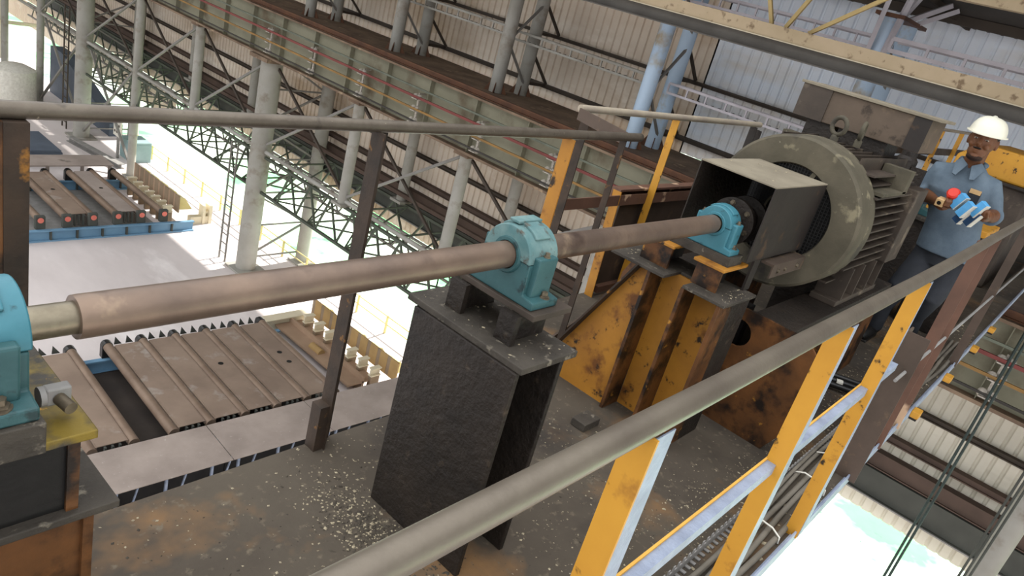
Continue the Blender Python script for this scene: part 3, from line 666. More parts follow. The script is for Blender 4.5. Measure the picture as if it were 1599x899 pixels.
for k, y in enumerate(CY):
    if k in main:
        T = column(y, 13.6, .34, -2.56, 'thick pale grey main column ' + ('in the middle of the left bay' if k == 5 else 'at upper left, furthest thick one'), 'main columns under the girder')
        column(y, 15.9, .24, -1.2, 'rear pale column behind the ' + ('nearer' if k == 5 else 'farther') + ' thick main column', 'rear columns under the girder')
        T = thing('column_lacing', 'lattice lacing between the ' + ('nearer' if k == 5 else 'farther') + ' thick column and its rear twin', 'lacing', (14.7, y, FZ), 0, 'lacing between column twins')
        for i in range(6):
            z0 = FZ + .4 + i * 1.2; b = B(); b.bar((13.6, y + .1, z0), (15.9, y + .1, z0 + 1.2), .06, .06) if i % 2 == 0 else b.bar((15.9, y + .1, z0), (13.6, y + .1, z0 + 1.2), .06, .06); b.done('diagonal', 'brace', T)
            b = B(); b.bar((13.6, y + .1, z0), (15.9, y + .1, z0), .05, .05); b.done('strut', 'brace', T)
    else:
        column(y, 13.6, .165 if k else .19, -2.56, 'slim pale column under the girder, ' + names[k], 'slim columns under the girder', zb=-5.75 if k in (3, 4, 6) else FZ)
        if 2 < k < 8: column(y, 15.9, .17, -1.2, 'slim rear column against the wall, ' + RN[k], 'rear columns under the girder', zb=-5.75)
for k in range(1, 10):
    y0, y1 = CY[k], CY[k + 1]
    if k < 2: continue
    T = thing('cross_brace', 'X-shaped brace of grey angles between the columns, ' + ['right of the gusset', 'behind the middle bearing', 'right of the dark post', 'right of the nearer thick column', 'left of the nearer thick column', 'second bay left of the nearer thick column', 'right of the farther thick column', 'left of the farther thick column', 'last bay by the end wall'][k - 1 if k > 1 else 0], 'brace', (13.6, (y0 + y1) / 2, -4.2), 0, 'column cross braces')
    b = B(); b.bar((13.58, y0 + .15, -2.75), (13.58, y1 - .15, -5.45), .07, .07); b.done('diagonal', 'brace', T)
    b = B(); b.bar((13.66, y0 + .15, -5.45), (13.66, y1 - .15, -2.75), .07, .07); b.done('diagonal', 'girt', T)
    b = B(); b.tube([(13.6, y0, -5.6), (13.6, y1, -5.6)], .07, 10); b.done('strut', 'col_pale', T, smooth=True)
for k in (7, 8):
    y0, y1 = CY[k] + .3, CY[k + 1] - .3
    T = thing('cross_brace', 'lower X-shaped brace in front of the bright grass, ' + ('right' if k == 7 else 'left') + ' of the farther thick column', 'brace', (13.6, (y0 + y1) / 2, -8), 0, 'column cross braces')
    b = B(); b.bar((13.58, y0, -5.7), (13.58, y1, -9.6), .09, .09); b.done('diagonal', 'brace', T)
    b = B(); b.bar((13.68, y0, -9.6), (13.68, y1, -5.7), .09, .09); b.done('diagonal', 'brace', T)

# lattice girders outside the column line
def lattice(x, y0, y1, z0, z1, step, t, m, label, side=False):
    T = thing('lattice_girder', label, 'lattice girder', (x, (y0 + y1) / 2, z0), 0, 'lattice girders by the open side')
    for z in (z0, z1):
        b = B(); b.bar((x, y0, z), (x, y1, z), t * 1.5, t * 1.5); b.done('chord', m, T)
    n = int((y1 - y0) / step); d0 = v0 = None
    for i in range(n):
        y = y0 + i * step
        if d0 is None:
            b = B(); b.bar((x, y0, z0), (x, y0 + step / 2, z1), t, t); d0 = b.done('diagonal', m, T)
            b = B(); b.bar((x, y0 + step / 2, z1), (x, y0 + step, z0), t, t); v0 = b.done('diagonal', m, T)
        else:
            for s in (d0, v0):
                c = s.copy(); COL.objects.link(c); c.parent = T; c.location = (0, i * step, 0)
    return T
lattice(15.3, 8.5, 48, -7.0, -6.35, .95, .045, 'brace', 'small pale zigzag lattice rail below the dark wall beams')
lattice(13.6, 7.9, 21.0, -7.0, -5.78, 1.1, .055, 'lattice', 'grey-green lattice truss carrying the slim columns, right of the nearer thick column')
lattice(13.6, 21.6, 35.5, -7.0, -5.78, 1.1, .055, 'lattice', 'grey-green lattice truss carrying the slim columns, left of the nearer thick column')
lattice(15.9, 7.9, 48, -7.0, -5.78, 1.65, .055, 'lattice', 'rear grey-green lattice truss along the wall line')
T = thing('lattice_ties', 'flat cross-bracing joining the front and rear lattice trusses', 'tie bars', (14.75, 22, -7.0))
for i in range(14):
    y = 8.3 + 2.0 * i
    for zz in (-7.0, -5.78):
        b = B(); b.bar((13.65, y, zz), (15.85, y, zz), .05, .05); b.done('tie', 'lattice', T)
    b = B(); b.bar((13.65, y, -7.0), (15.85, y + 2.0, -7.0), .045, .045); b.done('diagonal', 'lattice', T)
    b = B(); b.bar((15.85, y, -7.02), (13.65, y + 2.0, -7.02), .045, .045); b.done('diagonal', 'lattice', T)
    b = B(); b.bar((13.65, y, -7.0), (15.85, y, -5.78), .04, .04); b.done('cross_diagonal', 'lattice', T)
T = thing('hanger_ladder', 'tall thin ladder frame standing left of the nearer thick column', 'ladder', (13.2, 22.2, FZ))
for y in (22.0, 22.4):
    b = B(); b.bar((13.2, y, FZ), (13.2, y, -5.7), .05, .05); b.done('stile', 'brace', T)
for i in range(12):
    b = B(); b.bar((13.2, 22.0, FZ + .3 + i * .35), (13.2, 22.4, FZ + .3 + i * .35), .03, .03); b.done('rung', 'brace', T)
T = thing('hanger_ladder', 'thin ladder frame left of the farther thick column, before bright grass', 'ladder', (13.3, 37.2, FZ))
for y in (37.0, 37.5):
    b = B(); b.bar((13.4, y, FZ), (13.4, y, -4.5), .05, .05); b.done('stile', 'girt', T)
for i in range(14):
    b = B(); b.bar((13.4, 37, FZ + .3 + i * .38), (13.4, 37.5, FZ + .3 + i * .38), .03, .03); b.done('rung', 'girt', T)

# ------------------------------------------------------------------ upper twin columns, brackets
UP = [(4.2, 'pale blue twin column top right, under the roof strut cluster', 'col_blue'), (8.45, 'bright pale blue twin column above the platform handrail', 'col_blue'), (12.7, 'weathered twin column with rust streaks left of the blue one', 'col_pale'), (16.75, 'grey twin column standing on the girder, second left of the blue one', 'col_pale'), (21.0, 'grey twin column at the top edge, third left of the blue one', 'col_pale')]
for y, lb, m in UP:
    T = thing('twin_column', lb, 'column', (15, y, -1.12), 0, 'twin columns above the runway girder')
    for x in (14.5, 15.5):
        b = B(); b.lathe((x, y, -1.12), Z, [(0, .17), (3.75, .17)], 24); b.done('shaft', m, T, smooth=True)
        for k in range(4):
            a = k * PI / 2 + .5; ca, sa = math.cos(a), math.sin(a)
            b = B(); b.prism([(x + ca * .16, y + sa * .16, -1.12), (x + ca * .30, y + sa * .30, -1.12), (x + ca * .16, y + sa * .16, -.85)], (-.02 * sa, .02 * ca, 0)); b.done('base_gusset', 'rail_steel', T)
    for i in range(3):
        z = -.9 + i * 1.15
        b = B(); b.bar((14.5, y - .1, z), (15.5, y - .1, z + 1.0), .05, .05) if i % 2 else b.bar((15.5, y - .1, z), (14.5, y - .1, z + 1.0), .05, .05); b.done('lacing', 'brace', T)
    for zz in (-.80, .49):
        b = B(); b.bar((15.6, y, zz), (16.4, y - .05, zz), .07, .07); b.done('wall_bracket', 'girt', T)
        b = B(); b.bar((15.65, y, zz + .75), (16.4, y - .05, zz + .04), .06, .06); b.done('bracket_brace', 'girt', T)
    b = B(); b.box(14.2, 15.8, y - .25, y + .25, 2.63, 2.69); b.done('cap_plate', 'rail_steel', T)
def ladder(x, y0, y1, z0, z1, step, m, label, t=.042, cat='cable ladder', nm='cable_ladder', drop=0, inner=True):
    T = thing(nm, label, cat, (x, (y0 + y1) / 2, z0), 0, 'cable ladders on the back wall')
    for z, s in ((z0, 'rail'), (z1, 'rail')):
        b = B(); b.bar((x, y0, z), (x, y1, z), t, t * 1.2); b.done(s, m, T)
    n = int(abs(y1 - y0) / step); f = None
    for i in range(n + 1):
        y = y0 + (y1 - y0) * i / n
        b = B(); b.bar((x, y, z0), (x, y, z1), t * .8, t * .8); b.done('rung', m, T)
    if inner:
        b = B(); b.bar((x + .35, y0, z1 - .01), (x + .35, y1, z1 - .01), t, t * 1.2); b.done('rear_rail', m, T)
        b = B()
        k = 0
        while y0 + k * .17 < y1:
            b.bar((x, y0 + k * .17, z0), (x + .35, y0 + k * .17, z0), .02, .02); k += 1
        b.done('floor_slats', 'girt', T)
    return T
ladder(15.0, 8.75, 12.95, .22, .42, .42, 'col_pale', 'beige cable ladder between the weathered and the blue twin columns')
ladder(15.0, 3.0, 8.25, .20, .40, .45, 'railpink', 'pale pink cable ladder right of the blue twin column')
ladder(15.0, 13.3, 20, .26, .46, .42, 'col_pale', 'beige cable ladder at the top edge left of the weathered column')
ladder(15.2, 4.5, 9.5, 2.12, 2.33, .40, 'railpink', 'pale walkway rail high on the wall above the beige beam')
ladder(13.9, -2.5, 3.9, 2.10, 2.29, .55, 'railpink', 'grey ladder rail high at the right edge under the roof', t=.055)

# beige truss girder
T = thing('truss_girder', 'beige-topped dark truss girder crossing the upper right', 'truss girder', (12.5, 4, 1.56))
b = B(); b.box(12.46, 12.54, -10, 14, 1.56, 1.765); b.box(12.3, 12.56, -10, 14, 1.54, 1.56); b.done('dark_web', 'darkweb', T)
b = B(); b.box(12.32, 12.60, -10, 14, 1.765, 1.985); b.done('box_chord', 'beige', T)
b = B(); b.box(12.3, 12.32, -10, 14, 1.76, 1.775); o = b.done('chord_lip', 'cream', T)
for k in range(-2, 2):
    for p, q in (((5.4, 1.985), (5.85, 2.9)), ((5.15, 1.985), (4.75, 2.9)), ((4.75, 1.985), (3.6, 2.9))):
        b = B(); b.bar((12.45, p[0] + k * 6.2, p[1]), (12.45, q[0] + k * 6.2, q[1]), .06, .06); b.done('web_brace', 'cream_bar', T)
b = B(); b.box(12.36, 12.54, -10, 14, 2.9, 3.05); b.done('top_chord', 'beige', T)
for y in (-9.5, 13.5):
    b = B(); b.box(12.40, 12.50, y, y + .1, 3.05, 3.74); b.done('hanger', 'girt', T)
# roof struts on the right twin column
T = thing('roof_strut_cluster', 'cluster of pale blue struts fanning up from the right twin column', 'strut', (14.5, 4.2, 2.69))
for p, q in (((14.3, 4.35, 2.0), (14.0, 4.25, 3.38)), ((14.35, 4.1, 2.0), (14.2, 3.95, 3.34)), ((14.6, 4.1, 2.69), (14.4, 3.8, 3.30)), ((14.9, 4.05, 2.69), (15.3, 3.6, 3.1)), ((15.3, 4.0, 2.69), (15.5, 3.5, 3.06))):
    b = B(); b.bar(p, q, .08, .08); b.done('strut', 'railpink', T)
b = B(); b.bar((14.5, 4.2, 3.25), (16.3, 3.4, 2.9), .08, .1); b.done('tie', 'girt', T)

# vertical cable run by the lower right column
CR = ['dark vertical cable nearest the ropes at lower right', 'middle dark vertical cable at lower right', 'dark vertical cable beside the lower right column']
for i in range(3):
    y = -.70 - i * .06
    b = B(); b.tube([(12.6, y, FZ), (12.6, y - .01, -5), (12.6, y, -2.56), (12.6, y, 0)], .018, 8)
    tag(b.done('vertical_cable', 'girt_green', smooth=True), CR[i], 'cable', 'vertical cables at lower right')

# ================================================================== GROUND LEVEL EQUIPMENT
def L2(x0, y0, r):
    return dict(loc=(x0, y0, 0), rotz=r)
def roller_table(name, label, loc, rot, nroll, pitch, length, covers, far=False):
    T = thing('roller_table', label, 'roller table', loc, rot, 'roller tables on the mill floor')
    xe = pitch * (nroll - 1)
    zc = FZ + .72
    for y0 in (-.15, length):
        b = B(); b.box(-1.2, xe + (1.1 if far else .6), y0 - .12, y0 + .02, FZ + .36, FZ + .40); b.box(-1.2, xe + (1.1 if far else .6), y0 - .12, y0 + .02, FZ, FZ + .05); b.box(-1.2, xe + (1.1 if far else .6), y0 - .02, y0, FZ + .05, FZ + .36)
        b.done('side_beam', 'blue_frame', T, local=True)
        for i in range(nroll + 1):
            b = B(); b.box(i * pitch - .55, i * pitch - .50, y0 - .12, y0 - .02, FZ + .05, FZ + .36); b.done('beam_rib', 'girt_green', T, local=True)
    for i in (range(nroll) if far else range(-1, nroll)):
        x = i * pitch
        b = B(); b.tube([(x, 0, zc), (x, length, zc)], .115, 24); r = b.done('roller', 'rollers', T, smooth=True, local=True)
        if far:
            b = B(); b.lathe((x, -.17, zc), Y, [(0, .09), (.02, .09)], 20); o = b.done('end_cap', 'red_cap', r, smooth=True, local=True); o['label'] = 'round red end cap'
            b = B(); b.box(x - .15, x + .15, -.15, .02, FZ + .40, zc + .14); b.done('bearing_housing', 'girt_green', r, bevel=.03, local=True)
        for yy in ((length + .06,) if True else ()):
            b = B(); b.box(x - .13, x + .13, yy - .08, yy + .10, FZ + .40, zc + .02); b.lathe((x, yy - .08, zc), Y, [(0, .13), (.18, .13)], 16); b.lathe((x, yy + .10, zc), Y, [(0, .07), (.10, .06)], 12); b.done('bearing_block', 'cable_black', r, bevel=.01, local=True)
    for i, (a, c) in enumerate(covers):
        b = B(); b.box(a, c, .06, length - .12, zc + .075, zc + .09); b.box(a - .03, a, .06, length - .12, zc + .02, zc + .08); b.box(c, c + .03, .06, length - .12, zc + .02, zc + .08)
        cv = b.done('cover_plate', 'cover_grey' if (far and i == 1) else 'cover', T, local=True)
        for k in (.25, .5, .75):
            b = B(); b.box(a + (c - a) * k - .02, a + (c - a) * k + .02, -.02, .06, FZ + .4, zc + .07); b.done('cover_rib', 'girt_green', cv, local=True)
            if not far and k != .5:
                xx = a + (c - a) * k
                b = B(); b.prism([(xx - .11, length + .05, zc + .0), (xx + .07, length + .05, zc), (xx - .09, length + .05, zc + .22)], (0, .02, 0)); b.done('pointed_rib', 'girt_green', cv, local=True)
        if (far) or i in (3, 5):
            for f in ((.55,) if i != 5 else (.42, .55)):
                b = B(); b.lathe(((a + c) / 2, length * f, zc + .091), Z, [(0, .07), (.002, .07)], 20); b.done('lifting_hole', 'black', cv, local=True)
    b = B(); b.box(-1.2, xe + (0 if far else .1), .1, length - .1, FZ + .002, FZ + .05); b.done('pit_floor', 'steel_grey' if far else 'pit', T, local=True)
    return T
pt = .835
t1 = roller_table('t', 'brown roller table with cover plates directly below the deck', (6.15, 12.85, 0), math.radians(-2.6), 7, pt, 3.95, [(-.72, -.14)] + [(pt * k + .14, pt * (k + 1) - .14) for k in range(1, 6)])
t2 = roller_table('t', 'roller table with red end caps and blue side beam, upper left', (8.33, 25.0, 0), 0, 6, .80, 4.25, [(.80 + .14, 1.60 - .14), (2.4 + .14, 3.2 - .14)], far=True)
def floor_plate(x0, x1, label, m='cover_grey'):
    o = B()
    c, s = math.cos(math.radians(-2.6)), math.sin(math.radians(-2.6))
    T = thing('floor_plate', label, 'plate', (6.15, 12.85, 0), math.radians(-2.6), 'walk plates beside the near roller table')
    o.box(x0, x1, -1.55, -.22, FZ + .88, FZ + .90); o.done('plate', m, T, local=True)
    x = x0 + .15
    while x < x1:
        for y in (-1.45, -.35):
            b = B(); b.box(x, x + .05, y, y + .05, FZ, FZ + .88); b.done('support_leg', 'bluewhite', T, local=True)
        b = B(); b.bar((x + .25, -1.42, FZ), (x + .45, -1.42, FZ + .88), .03, .03); b.done('brace', 'bluewhite', T, local=True)
        x += .95
    b = B(); b.box(x0, x1, -1.2, -1.15, FZ, FZ + .86); b.done('backing_beam', 'black', T, local=True)
    return T
floor_plate(-1.05, 1.42, 'stained walk plate beside the near roller table, at its left end')
floor_plate(1.44, 3.9, 'brown walk plate in the middle, crossed by the dark post')
floor_plate(3.92, 6.95, 'pale walk plate beside the near roller table, at its right end')
b = B(); b.box(-2.4, -1.1, 0, 0, 0, 0) if False else b.box(4.0, 5.0, 10.9, 12.4, FZ + .2, FZ + .75)
tag(b.done('low_steel_box', 'black_plate', bevel=.01), 'dark low steel box at the left end of the stained walk plate', 'box')
# far cover plate
b = B(); b.box(7.2, 12.35, 29.25, 30.45, FZ + .95, FZ + 1.0); 
for x in (7.4, 8.7, 10.0, 11.2, 12.2): b.box(x, x + .1, 29.35, 29.45, FZ, FZ + .95)
T = tag(b.done('bench_plate', 'cover_grey'), 'long grey plate bench at the back of the upper left roller table', 'plate bench')
# slatted guard walls
def guard(x, y0, y1, z0, z1, label, m1, m2):
    T = thing('slatted_guard', label, 'guard wall', (x, (y0 + y1) / 2, z0), 0, 'slatted guard walls at the table ends')
    n = 9; st = (y1 - y0) / n
    for i in range(n):
        a = y0 + i * st
        b = B(); b.box(x, x + .05, a, a + st * .70, z0, z1); b.done('slat', m1, T)
        b = B(); b.box(x + .006, x + .05, a + st * .70, a + st, z0, z1); b.done('recess_slat', m2, T)
    for i in range(5):
        a = y0 + (i + .5) * (y1 - y0) / 5
        b = B(); b.prism([(x + .06, a - .1, z0), (x + .7, a - .1, z0), (x + .40, a - .1, z1 - .22), (x + .06, a - .1, z1 - .12)], (0, .4, 0)); b.done('support_block', 'yellow_rail', T)
    return T
guard(13.30, 12.7, 16.9, FZ + .45, FZ + 1.05, 'tan slatted guard wall at the end of the near roller table', 'tan', 'tan_dark')
guard(13.15, 25.5, 29.3, FZ + .45, FZ + 1.1, 'tan slatted guard wall at the end of the upper left roller table', 'tan_dark', 'tray')
def stub_rack(x, y0, y1, n, label, names):
    for i in range(n):
        y = y0 + (y1 - y0) * i / (n - 1)
        T = thing('steel_cradle', label + names[i], 'cradle', (x, y, FZ + .35), 0, 'cream cradles in front of the slatted guards')
        b = B(); b.ibeam((x - .17, y, FZ + .60), (x + .17, y, FZ + .60), Z, .26, .16, .035, .04); b.done('saddle', 'cream', T)
        b = B(); b.box(x - .16, x + .16, y - .06, y + .06, FZ + .0, FZ + .45); b.done('post', 'tan_dark', T)
PO = ['nearest the camera', 'second from the camera', 'third from the camera', 'fourth from the camera', 'fifth from the camera', 'sixth from the camera', 'farthest from the camera']
stub_rack(12.95, 13.2, 16.5, 7, 'cream I-shaped cradle by the near table guard, ', PO)
stub_rack(12.8, 25.6, 28.6, 7, 'cream I-shaped cradle by the upper left guard, ', PO)
b = B(); b.prism([(12.05, 13.2, FZ + .3), (13.0, 13.2, FZ + .3), (13.0, 16.9, FZ + .3), (12.05, 16.9, FZ + .3)], (0, 0, .05)); b.box(12.55, 12.62, 13.2, 16.9, FZ + .0, FZ + .5)
tag(b.done('scale_trough', 'tray'), 'long brown trough between the near rollers and the tan guard', 'trough')
b = B(); b.box(11.7, 13.2, 16.95, 17.1, FZ, FZ + .5); b.box(11.7, 13.2, 16.85, 17.2, FZ + .5, FZ + .53)
tag(b.done('trough_end_beam', 'cream'), 'pale beam closing the far end of the brown trough', 'beam')
b = B(); b.lathe((12.35, 14.9, FZ + .36), (0, 1, .0), [(0, .12), (.5, .12)], 20)
tag(b.done('steel_drum_end', 'tan'), 'short tan cylinder lying in the brown trough', 'cylinder')
b = B(); b.box(13.6, 14.4, 25.35, 25.6, FZ, FZ + .3); b.box(14.05, 14.15, 25.3, 25.65, FZ, FZ + .75); b.box(14.3, 14.42, 25.3, 25.65, FZ, FZ + .75); b.box(14.1, 14.35, 25.4, 25.5, FZ + .4, FZ + .5)
tag(b.done('end_stop', 'cream'), 'cream end stop past the blue beam of the upper left table', 'end stop')
# ground handrail outside
T = thing('ground_handrail', 'yellow handrail on the ground before the bright grass', 'handrail', (15.45, 27, FZ))
for z in (FZ + .62, FZ + .33):
    b = B(); b.tube([(15.45, 12.0, z), (15.45, 34, z)], .022, 8); b.done('rail', 'yellow_rail', T, smooth=True)
for k in range(15):
    y = 12.6 + k * 1.55
    b = B(); b.bar((15.45, y, FZ), (15.45, y, FZ + .66), .06, .06); b.done('post', 'yellow_rail', T)
# left background objects
b = B(); b.box(14.3, 15.2, 32.3, 33.4, FZ, FZ + .9); b.box(14.35, 15.15, 32.28, 32.3, FZ + .1, FZ + .8)
tag(b.done('floor_cabinet', 'tealcab', bevel=.02), 'grey-teal floor cabinet beside the yellow ground handrail', 'cabinet')
T = thing('switch_panel', 'small white panel with six round dots on a post', 'switch panel', (14.0, 33.0, FZ))
b = B(); b.box(13.95, 14.02, 32.6, 33.3, FZ + 1.0, FZ + 1.75); b.done('panel', 'white', T)
for i in range(3):
    for j in range(2):
        b = B(); b.lathe((13.95, 32.75 + .2 * i, FZ + 1.2 + .3 * j), (-1, 0, 0), [(0, .06), (.01, .06)], 10); b.done('dot', 'girt', T)
b = B(); b.box(13.98, 14.08, 32.9, 33.0, FZ, FZ + 1.0); b.done('post', 'steel_grey', T)
for i in range(7):
    b = B(); b.box(9.6 - .02 * i, 11.4 + .05 * (i % 2), 31.9, 34.4, FZ + .05 + .09 * i, FZ + .13 + .09 * i)
    tag(b.done('steel_plate', 'bluestack'), 'blue-grey steel plate in the far left stack, ' + (['bottom plate', 'second from bottom', 'third from bottom', 'middle plate', 'third from top', 'second from top', 'top plate'][i]), 'plate', 'stacked blue-grey plates')
b = B(); b.prism([(12.3, 38.5, FZ), (12.3, 46, FZ), (12.3, 46, FZ + 2.9), (12.3, 38.5, FZ + 1.3)], (.15, 0, 0))
b = B(); b.prism([(14.9, 36.0, FZ), (14.9, 43.5, FZ), (14.9, 43.5, FZ + 2.4), (14.9, 42.0, FZ + 2.4), (14.9, 36, FZ + .6)], (.6, 0, 0))
tag(b.done('sloping_shed_roof', 'bluestack'), 'dark blue-grey sloping shed wall at upper left before the grass', 'shed')
b = B(); b.lathe((12.2, 40.0, FZ), Z, [(0, .9), (1.9, .9), (2.1, .5)], 32)
tag(b.done('white_tank', 'white', smooth=True), 'white round tank at the far left edge', 'tank')
b = B(); b.ibeam((12.9, 35.2, FZ + .12), (13.6, 31.5, FZ + .12), Z, .22, .3, .03, .03); 
tag(b.done('floor_beam', 'steel_grey'), 'grey steel beam lying on the floor by the far column', 'beam')

# ================================================================== PERSON
def ering(b, rings, n=28):
    """rings: (cx, cy, z, rx, ry) stacked ellipses, slightly squared"""
    R = []
    for cx, cy, z, rx, ry in rings:
        rr = []
        for k in range(n):
            a = 2 * PI * k / n; c, s = math.cos(a), math.sin(a); p = .82
            rr.append(b.bm.verts.new((cx + rx * math.copysign(abs(c) ** p, c), cy + ry * math.copysign(abs(s) ** p, s), z)))
        R.append(rr)
    for A, C in zip(R, R[1:]):
        for k in range(n): b.bm.faces.new((A[k], A[(k + 1) % n], C[(k + 1) % n], C[k]))
    b.bm.faces.new(R[0][::-1]); b.bm.faces.new(R[-1])
def fuse(o, vox, sm=6, f=.5):
    r = o.modifiers.new('fuse', 'REMESH'); r.mode = 'VOXEL'; r.voxel_size = vox; r.use_smooth_shade = True
    s = o.modifiers.new('relax', 'SMOOTH'); s.iterations = sm; s.factor = f
PX, PY = 5.30, .75
T = thing('person', 'man in white hard hat and slate-blue shirt looking down at cartons in his hands', 'person', (PX, PY, 0))
b = B()
HX, HY, HZ = PX - .065, PY - .005, 1.400           # head centre, nodding forward
b.ell((HX, HY, HZ + .02), .092, .074, .105, 24, 16)
b.ell((HX - .028, HY, HZ - .055), .062, .056, .055, 20, 12)      # jaw
b.ell((HX - .070, HY, HZ - .085), .022, .026, .02, 14, 8)        # chin
b.tube([(HX - .085, HY, HZ + .03), (HX - .103, HY, HZ - .012), (HX - .088, HY, HZ - .022)], [.009, .015, .012], 10)   # nose
b.ell((HX - .085, HY, HZ + .040), .016, .050, .012, 14, 8)       # brow
b.ell((HX - .083, HY, HZ - .048), .014, .026, .007, 14, 8)       # upper lip
b.ell((HX - .081, HY, HZ - .060), .014, .022, .008, 14, 8)       # lower lip
for s in (-1, 1):
    b.ell((HX + .005, HY + s * .077, HZ), .018, .010, .032, 14, 10)   # ears
    b.ell((HX - .060, HY + s * .038, HZ - .02), .028, .022, .022, 14, 8)   # cheeks
b.tube([(HX + .03, HY, HZ - .04), (PX - .01, PY, 1.275), (PX + .01, PY, 1.19)], [.054, .056, .07], 20)
hands = {}
ARMS = ((1, (PX + .03, PY + .19, 1.00), (PX - .19, PY + .065, 1.005), (PX - .255, PY + .005, 1.005)), (-1, (PX + .04, PY - .225, 1.01), (PX - .14, PY - .235, 1.02), (PX - .225, PY - .215, 1.02)))
for s, elbow, wrist, palm in ARMS:
    e, w, p = V(elbow), V(wrist), V(palm)
    b.tube([e, e.lerp(w, .3), e.lerp(w, .7), w, w.lerp(p, .25)], [.043, .043, .034, .026, .027], 16)
    d = (p - w).normalized(); inn = V((0, -s, 0)); side = d.cross(Z).normalized() * 1.0
    up = V((0, 0, 1))
    b.tube([w, w.lerp(p, .5), p, p + d * .028], [.026, .034, .037, .026], 14)
    for i in range(4):                                    # four fingers curled up round the cartons
        off = side * (.030 - .020 * i); L = (.030, .034, .032, .026)[i]
        a0 = p + d * .02 + off; a1 = a0 + d * L + up * .006; a2 = a1 + d * .012 + up * L * .85; a3 = a2 - d * .012 + up * L * .6
        b.tube([a0, a1, a2, a3], [.0105, .010, .009, .0075], 10)
    t0 = w.lerp(p, .55) + inn * .022 + up * .01; t1 = t0 + inn * .02 + up * .028 + d * .012; t2 = t1 + d * .026 + up * .014
    b.tube([t0, t1, t2], [.014, .0115, .009], 10)
body = b.done('body', 'skin', T, smooth=True); fuse(body, .0048, 3)
b = B()                                                    # hair, short back and sides
b.ell((HX + .012, HY, HZ + .045), .090, .079, .085, 24, 14); o = b.done('hair', 'hair', T, smooth=True)
b = B(); b.ell((HX - .040, HY, HZ - .092), .052, .046, .024, 20, 12); o = b.done('beard', 'beard', T, smooth=True)
b = B(); b.ell((HX - .092, HY, HZ - .037), .008, .026, .0045, 14, 8); b.done('moustache', 'hair', T, smooth=True)
for s in (-1, 1):
    b = B(); b.ell((HX - .0855, HY + s * .030, HZ + .016), .006, .011, .0035, 12, 8); b.done('eye', 'white', T, smooth=True)
    b = B(); b.ell((HX - .0885, HY + s * .030, HZ + .015), .004, .006, .0035, 10, 8); b.done('iris', 'hair', T, smooth=True)
    b = B(); b.ell((HX - .093, HY + s * .033, HZ + .042), .006, .020, .005, 12, 8); b.done('eyebrow', 'hair', T, smooth=True)
# shirt
b = B()
ering(b, [(PX + .02, PY - .095, .695, .140, .180), (PX + .02, PY - .085, .76, .138, .176), (PX + .02, PY - .062, .87, .122, .160), (PX + .015, PY - .035, .97, .115, .160), (PX, PY, 1.07, .118, .175), (PX + .005, PY, 1.14, .105, .178), (PX + .01, PY, 1.195, .084, .155), (PX + .005, PY, 1.235, .066, .098), (PX, PY, 1.265, .064, .070)])
for s, elbow, wrist, palm in ARMS:
    sh = V((PX + .01, PY + s * .150, 1.165)); e, w = V(elbow), V(wrist)
    b.tube([V((PX + .01, PY + s * .08, 1.175)), sh, sh.lerp(e, .4), sh.lerp(e, .8), e, e.lerp(w, .25)], [.060, .064, .060, .056, .056, .052], 18)
    b.tube([e.lerp(w, .16), e.lerp(w, .20), e.lerp(w, .27), e.lerp(w, .30)], [.056, .063, .061, .052], 18)
shirt = b.done('shirt', 'shirt', T, smooth=True); fuse(shirt, .008, 3)
b = B()
for s in (-1, 1):
    b.prism([(HX - .004, PY + s * .012, 1.250), (HX + .01, PY + s * .056, 1.280), (HX + .03, PY + s * .084, 1.250), (HX - .045, PY + s * .062, 1.180), (HX - .056, PY + s * .040, 1.175)], (-.012, 0, .004))
b.tube([(PX - .035, PY - .064, 1.262), (PX + .02, PY - .070, 1.272), (PX + .058, PY - .035, 1.278), (PX + .064, PY, 1.280), (PX + .058, PY + .035, 1.278), (PX + .02, PY + .070, 1.272), (PX - .035, PY + .064, 1.262)], .016, 10)
b.done('collar', 'shirt', shirt, smooth=True)
b = B(); b.box(PX - .119, PX - .108, PY - .135, PY - .065, 1.05, 1.125); o = b.done('chest_pocket', 'trouser', shirt, bevel=.004); o['label'] = 'dark chest pocket'
b = B(); b.box(PX - .122, PX - .117, PY - .132, PY - .07, 1.108, 1.135); o = b.done('pocket_card', 'card', shirt); o['label'] = 'tan card in the chest pocket'
# trousers, boots
b = B()
ering(b, [(PX + .02, PY - .095, .62, .112, .152), (PX + .02, PY - .09, .70, .115, .152), (PX + .02, PY - .08, .80, .105, .145)])
for s, kx, ax in ((1, -.10, .02), (-1, -.05, .14)):
    b.tube([(PX + .02, PY - .09 + s * .078, .74), (PX + .0, PY - .085 + s * .085, .62), (PX + kx, PY - .05 + s * .095, .42), (PX + (kx + ax) / 2 + .01, PY + s * .095, .25), (PX + ax, PY + s * .095, .07)], [.092, .086, .072, .064, .056], 18)
tr = b.done('trousers', 'trouser', T, smooth=True); fuse(tr, .009, 3)
for s, ax in ((1, .02), (-1, .14)):
    b = B(); cx = PX + ax
    b.tube([(cx + .045, PY + s * .095, .042), (cx, PY + s * .095, .048), (cx - .09, PY + s * .097, .040), (cx - .165, PY + s * .10, .030), (cx - .195, PY + s * .10, .024)], [.036, .043, .042, .036, .018], 14)
    b.ell((cx + .01, PY + s * .095, .075), .052, .048, .06, 16, 10)
    o = b.done('boot', 'shoe', T, smooth=True)
    b = B(); b.box(cx - .20, cx + .075, PY + s * .097 - .036, PY + s * .097 + .036, 0, .016); b.done('sole', 'cable_black', o, bevel=.006)
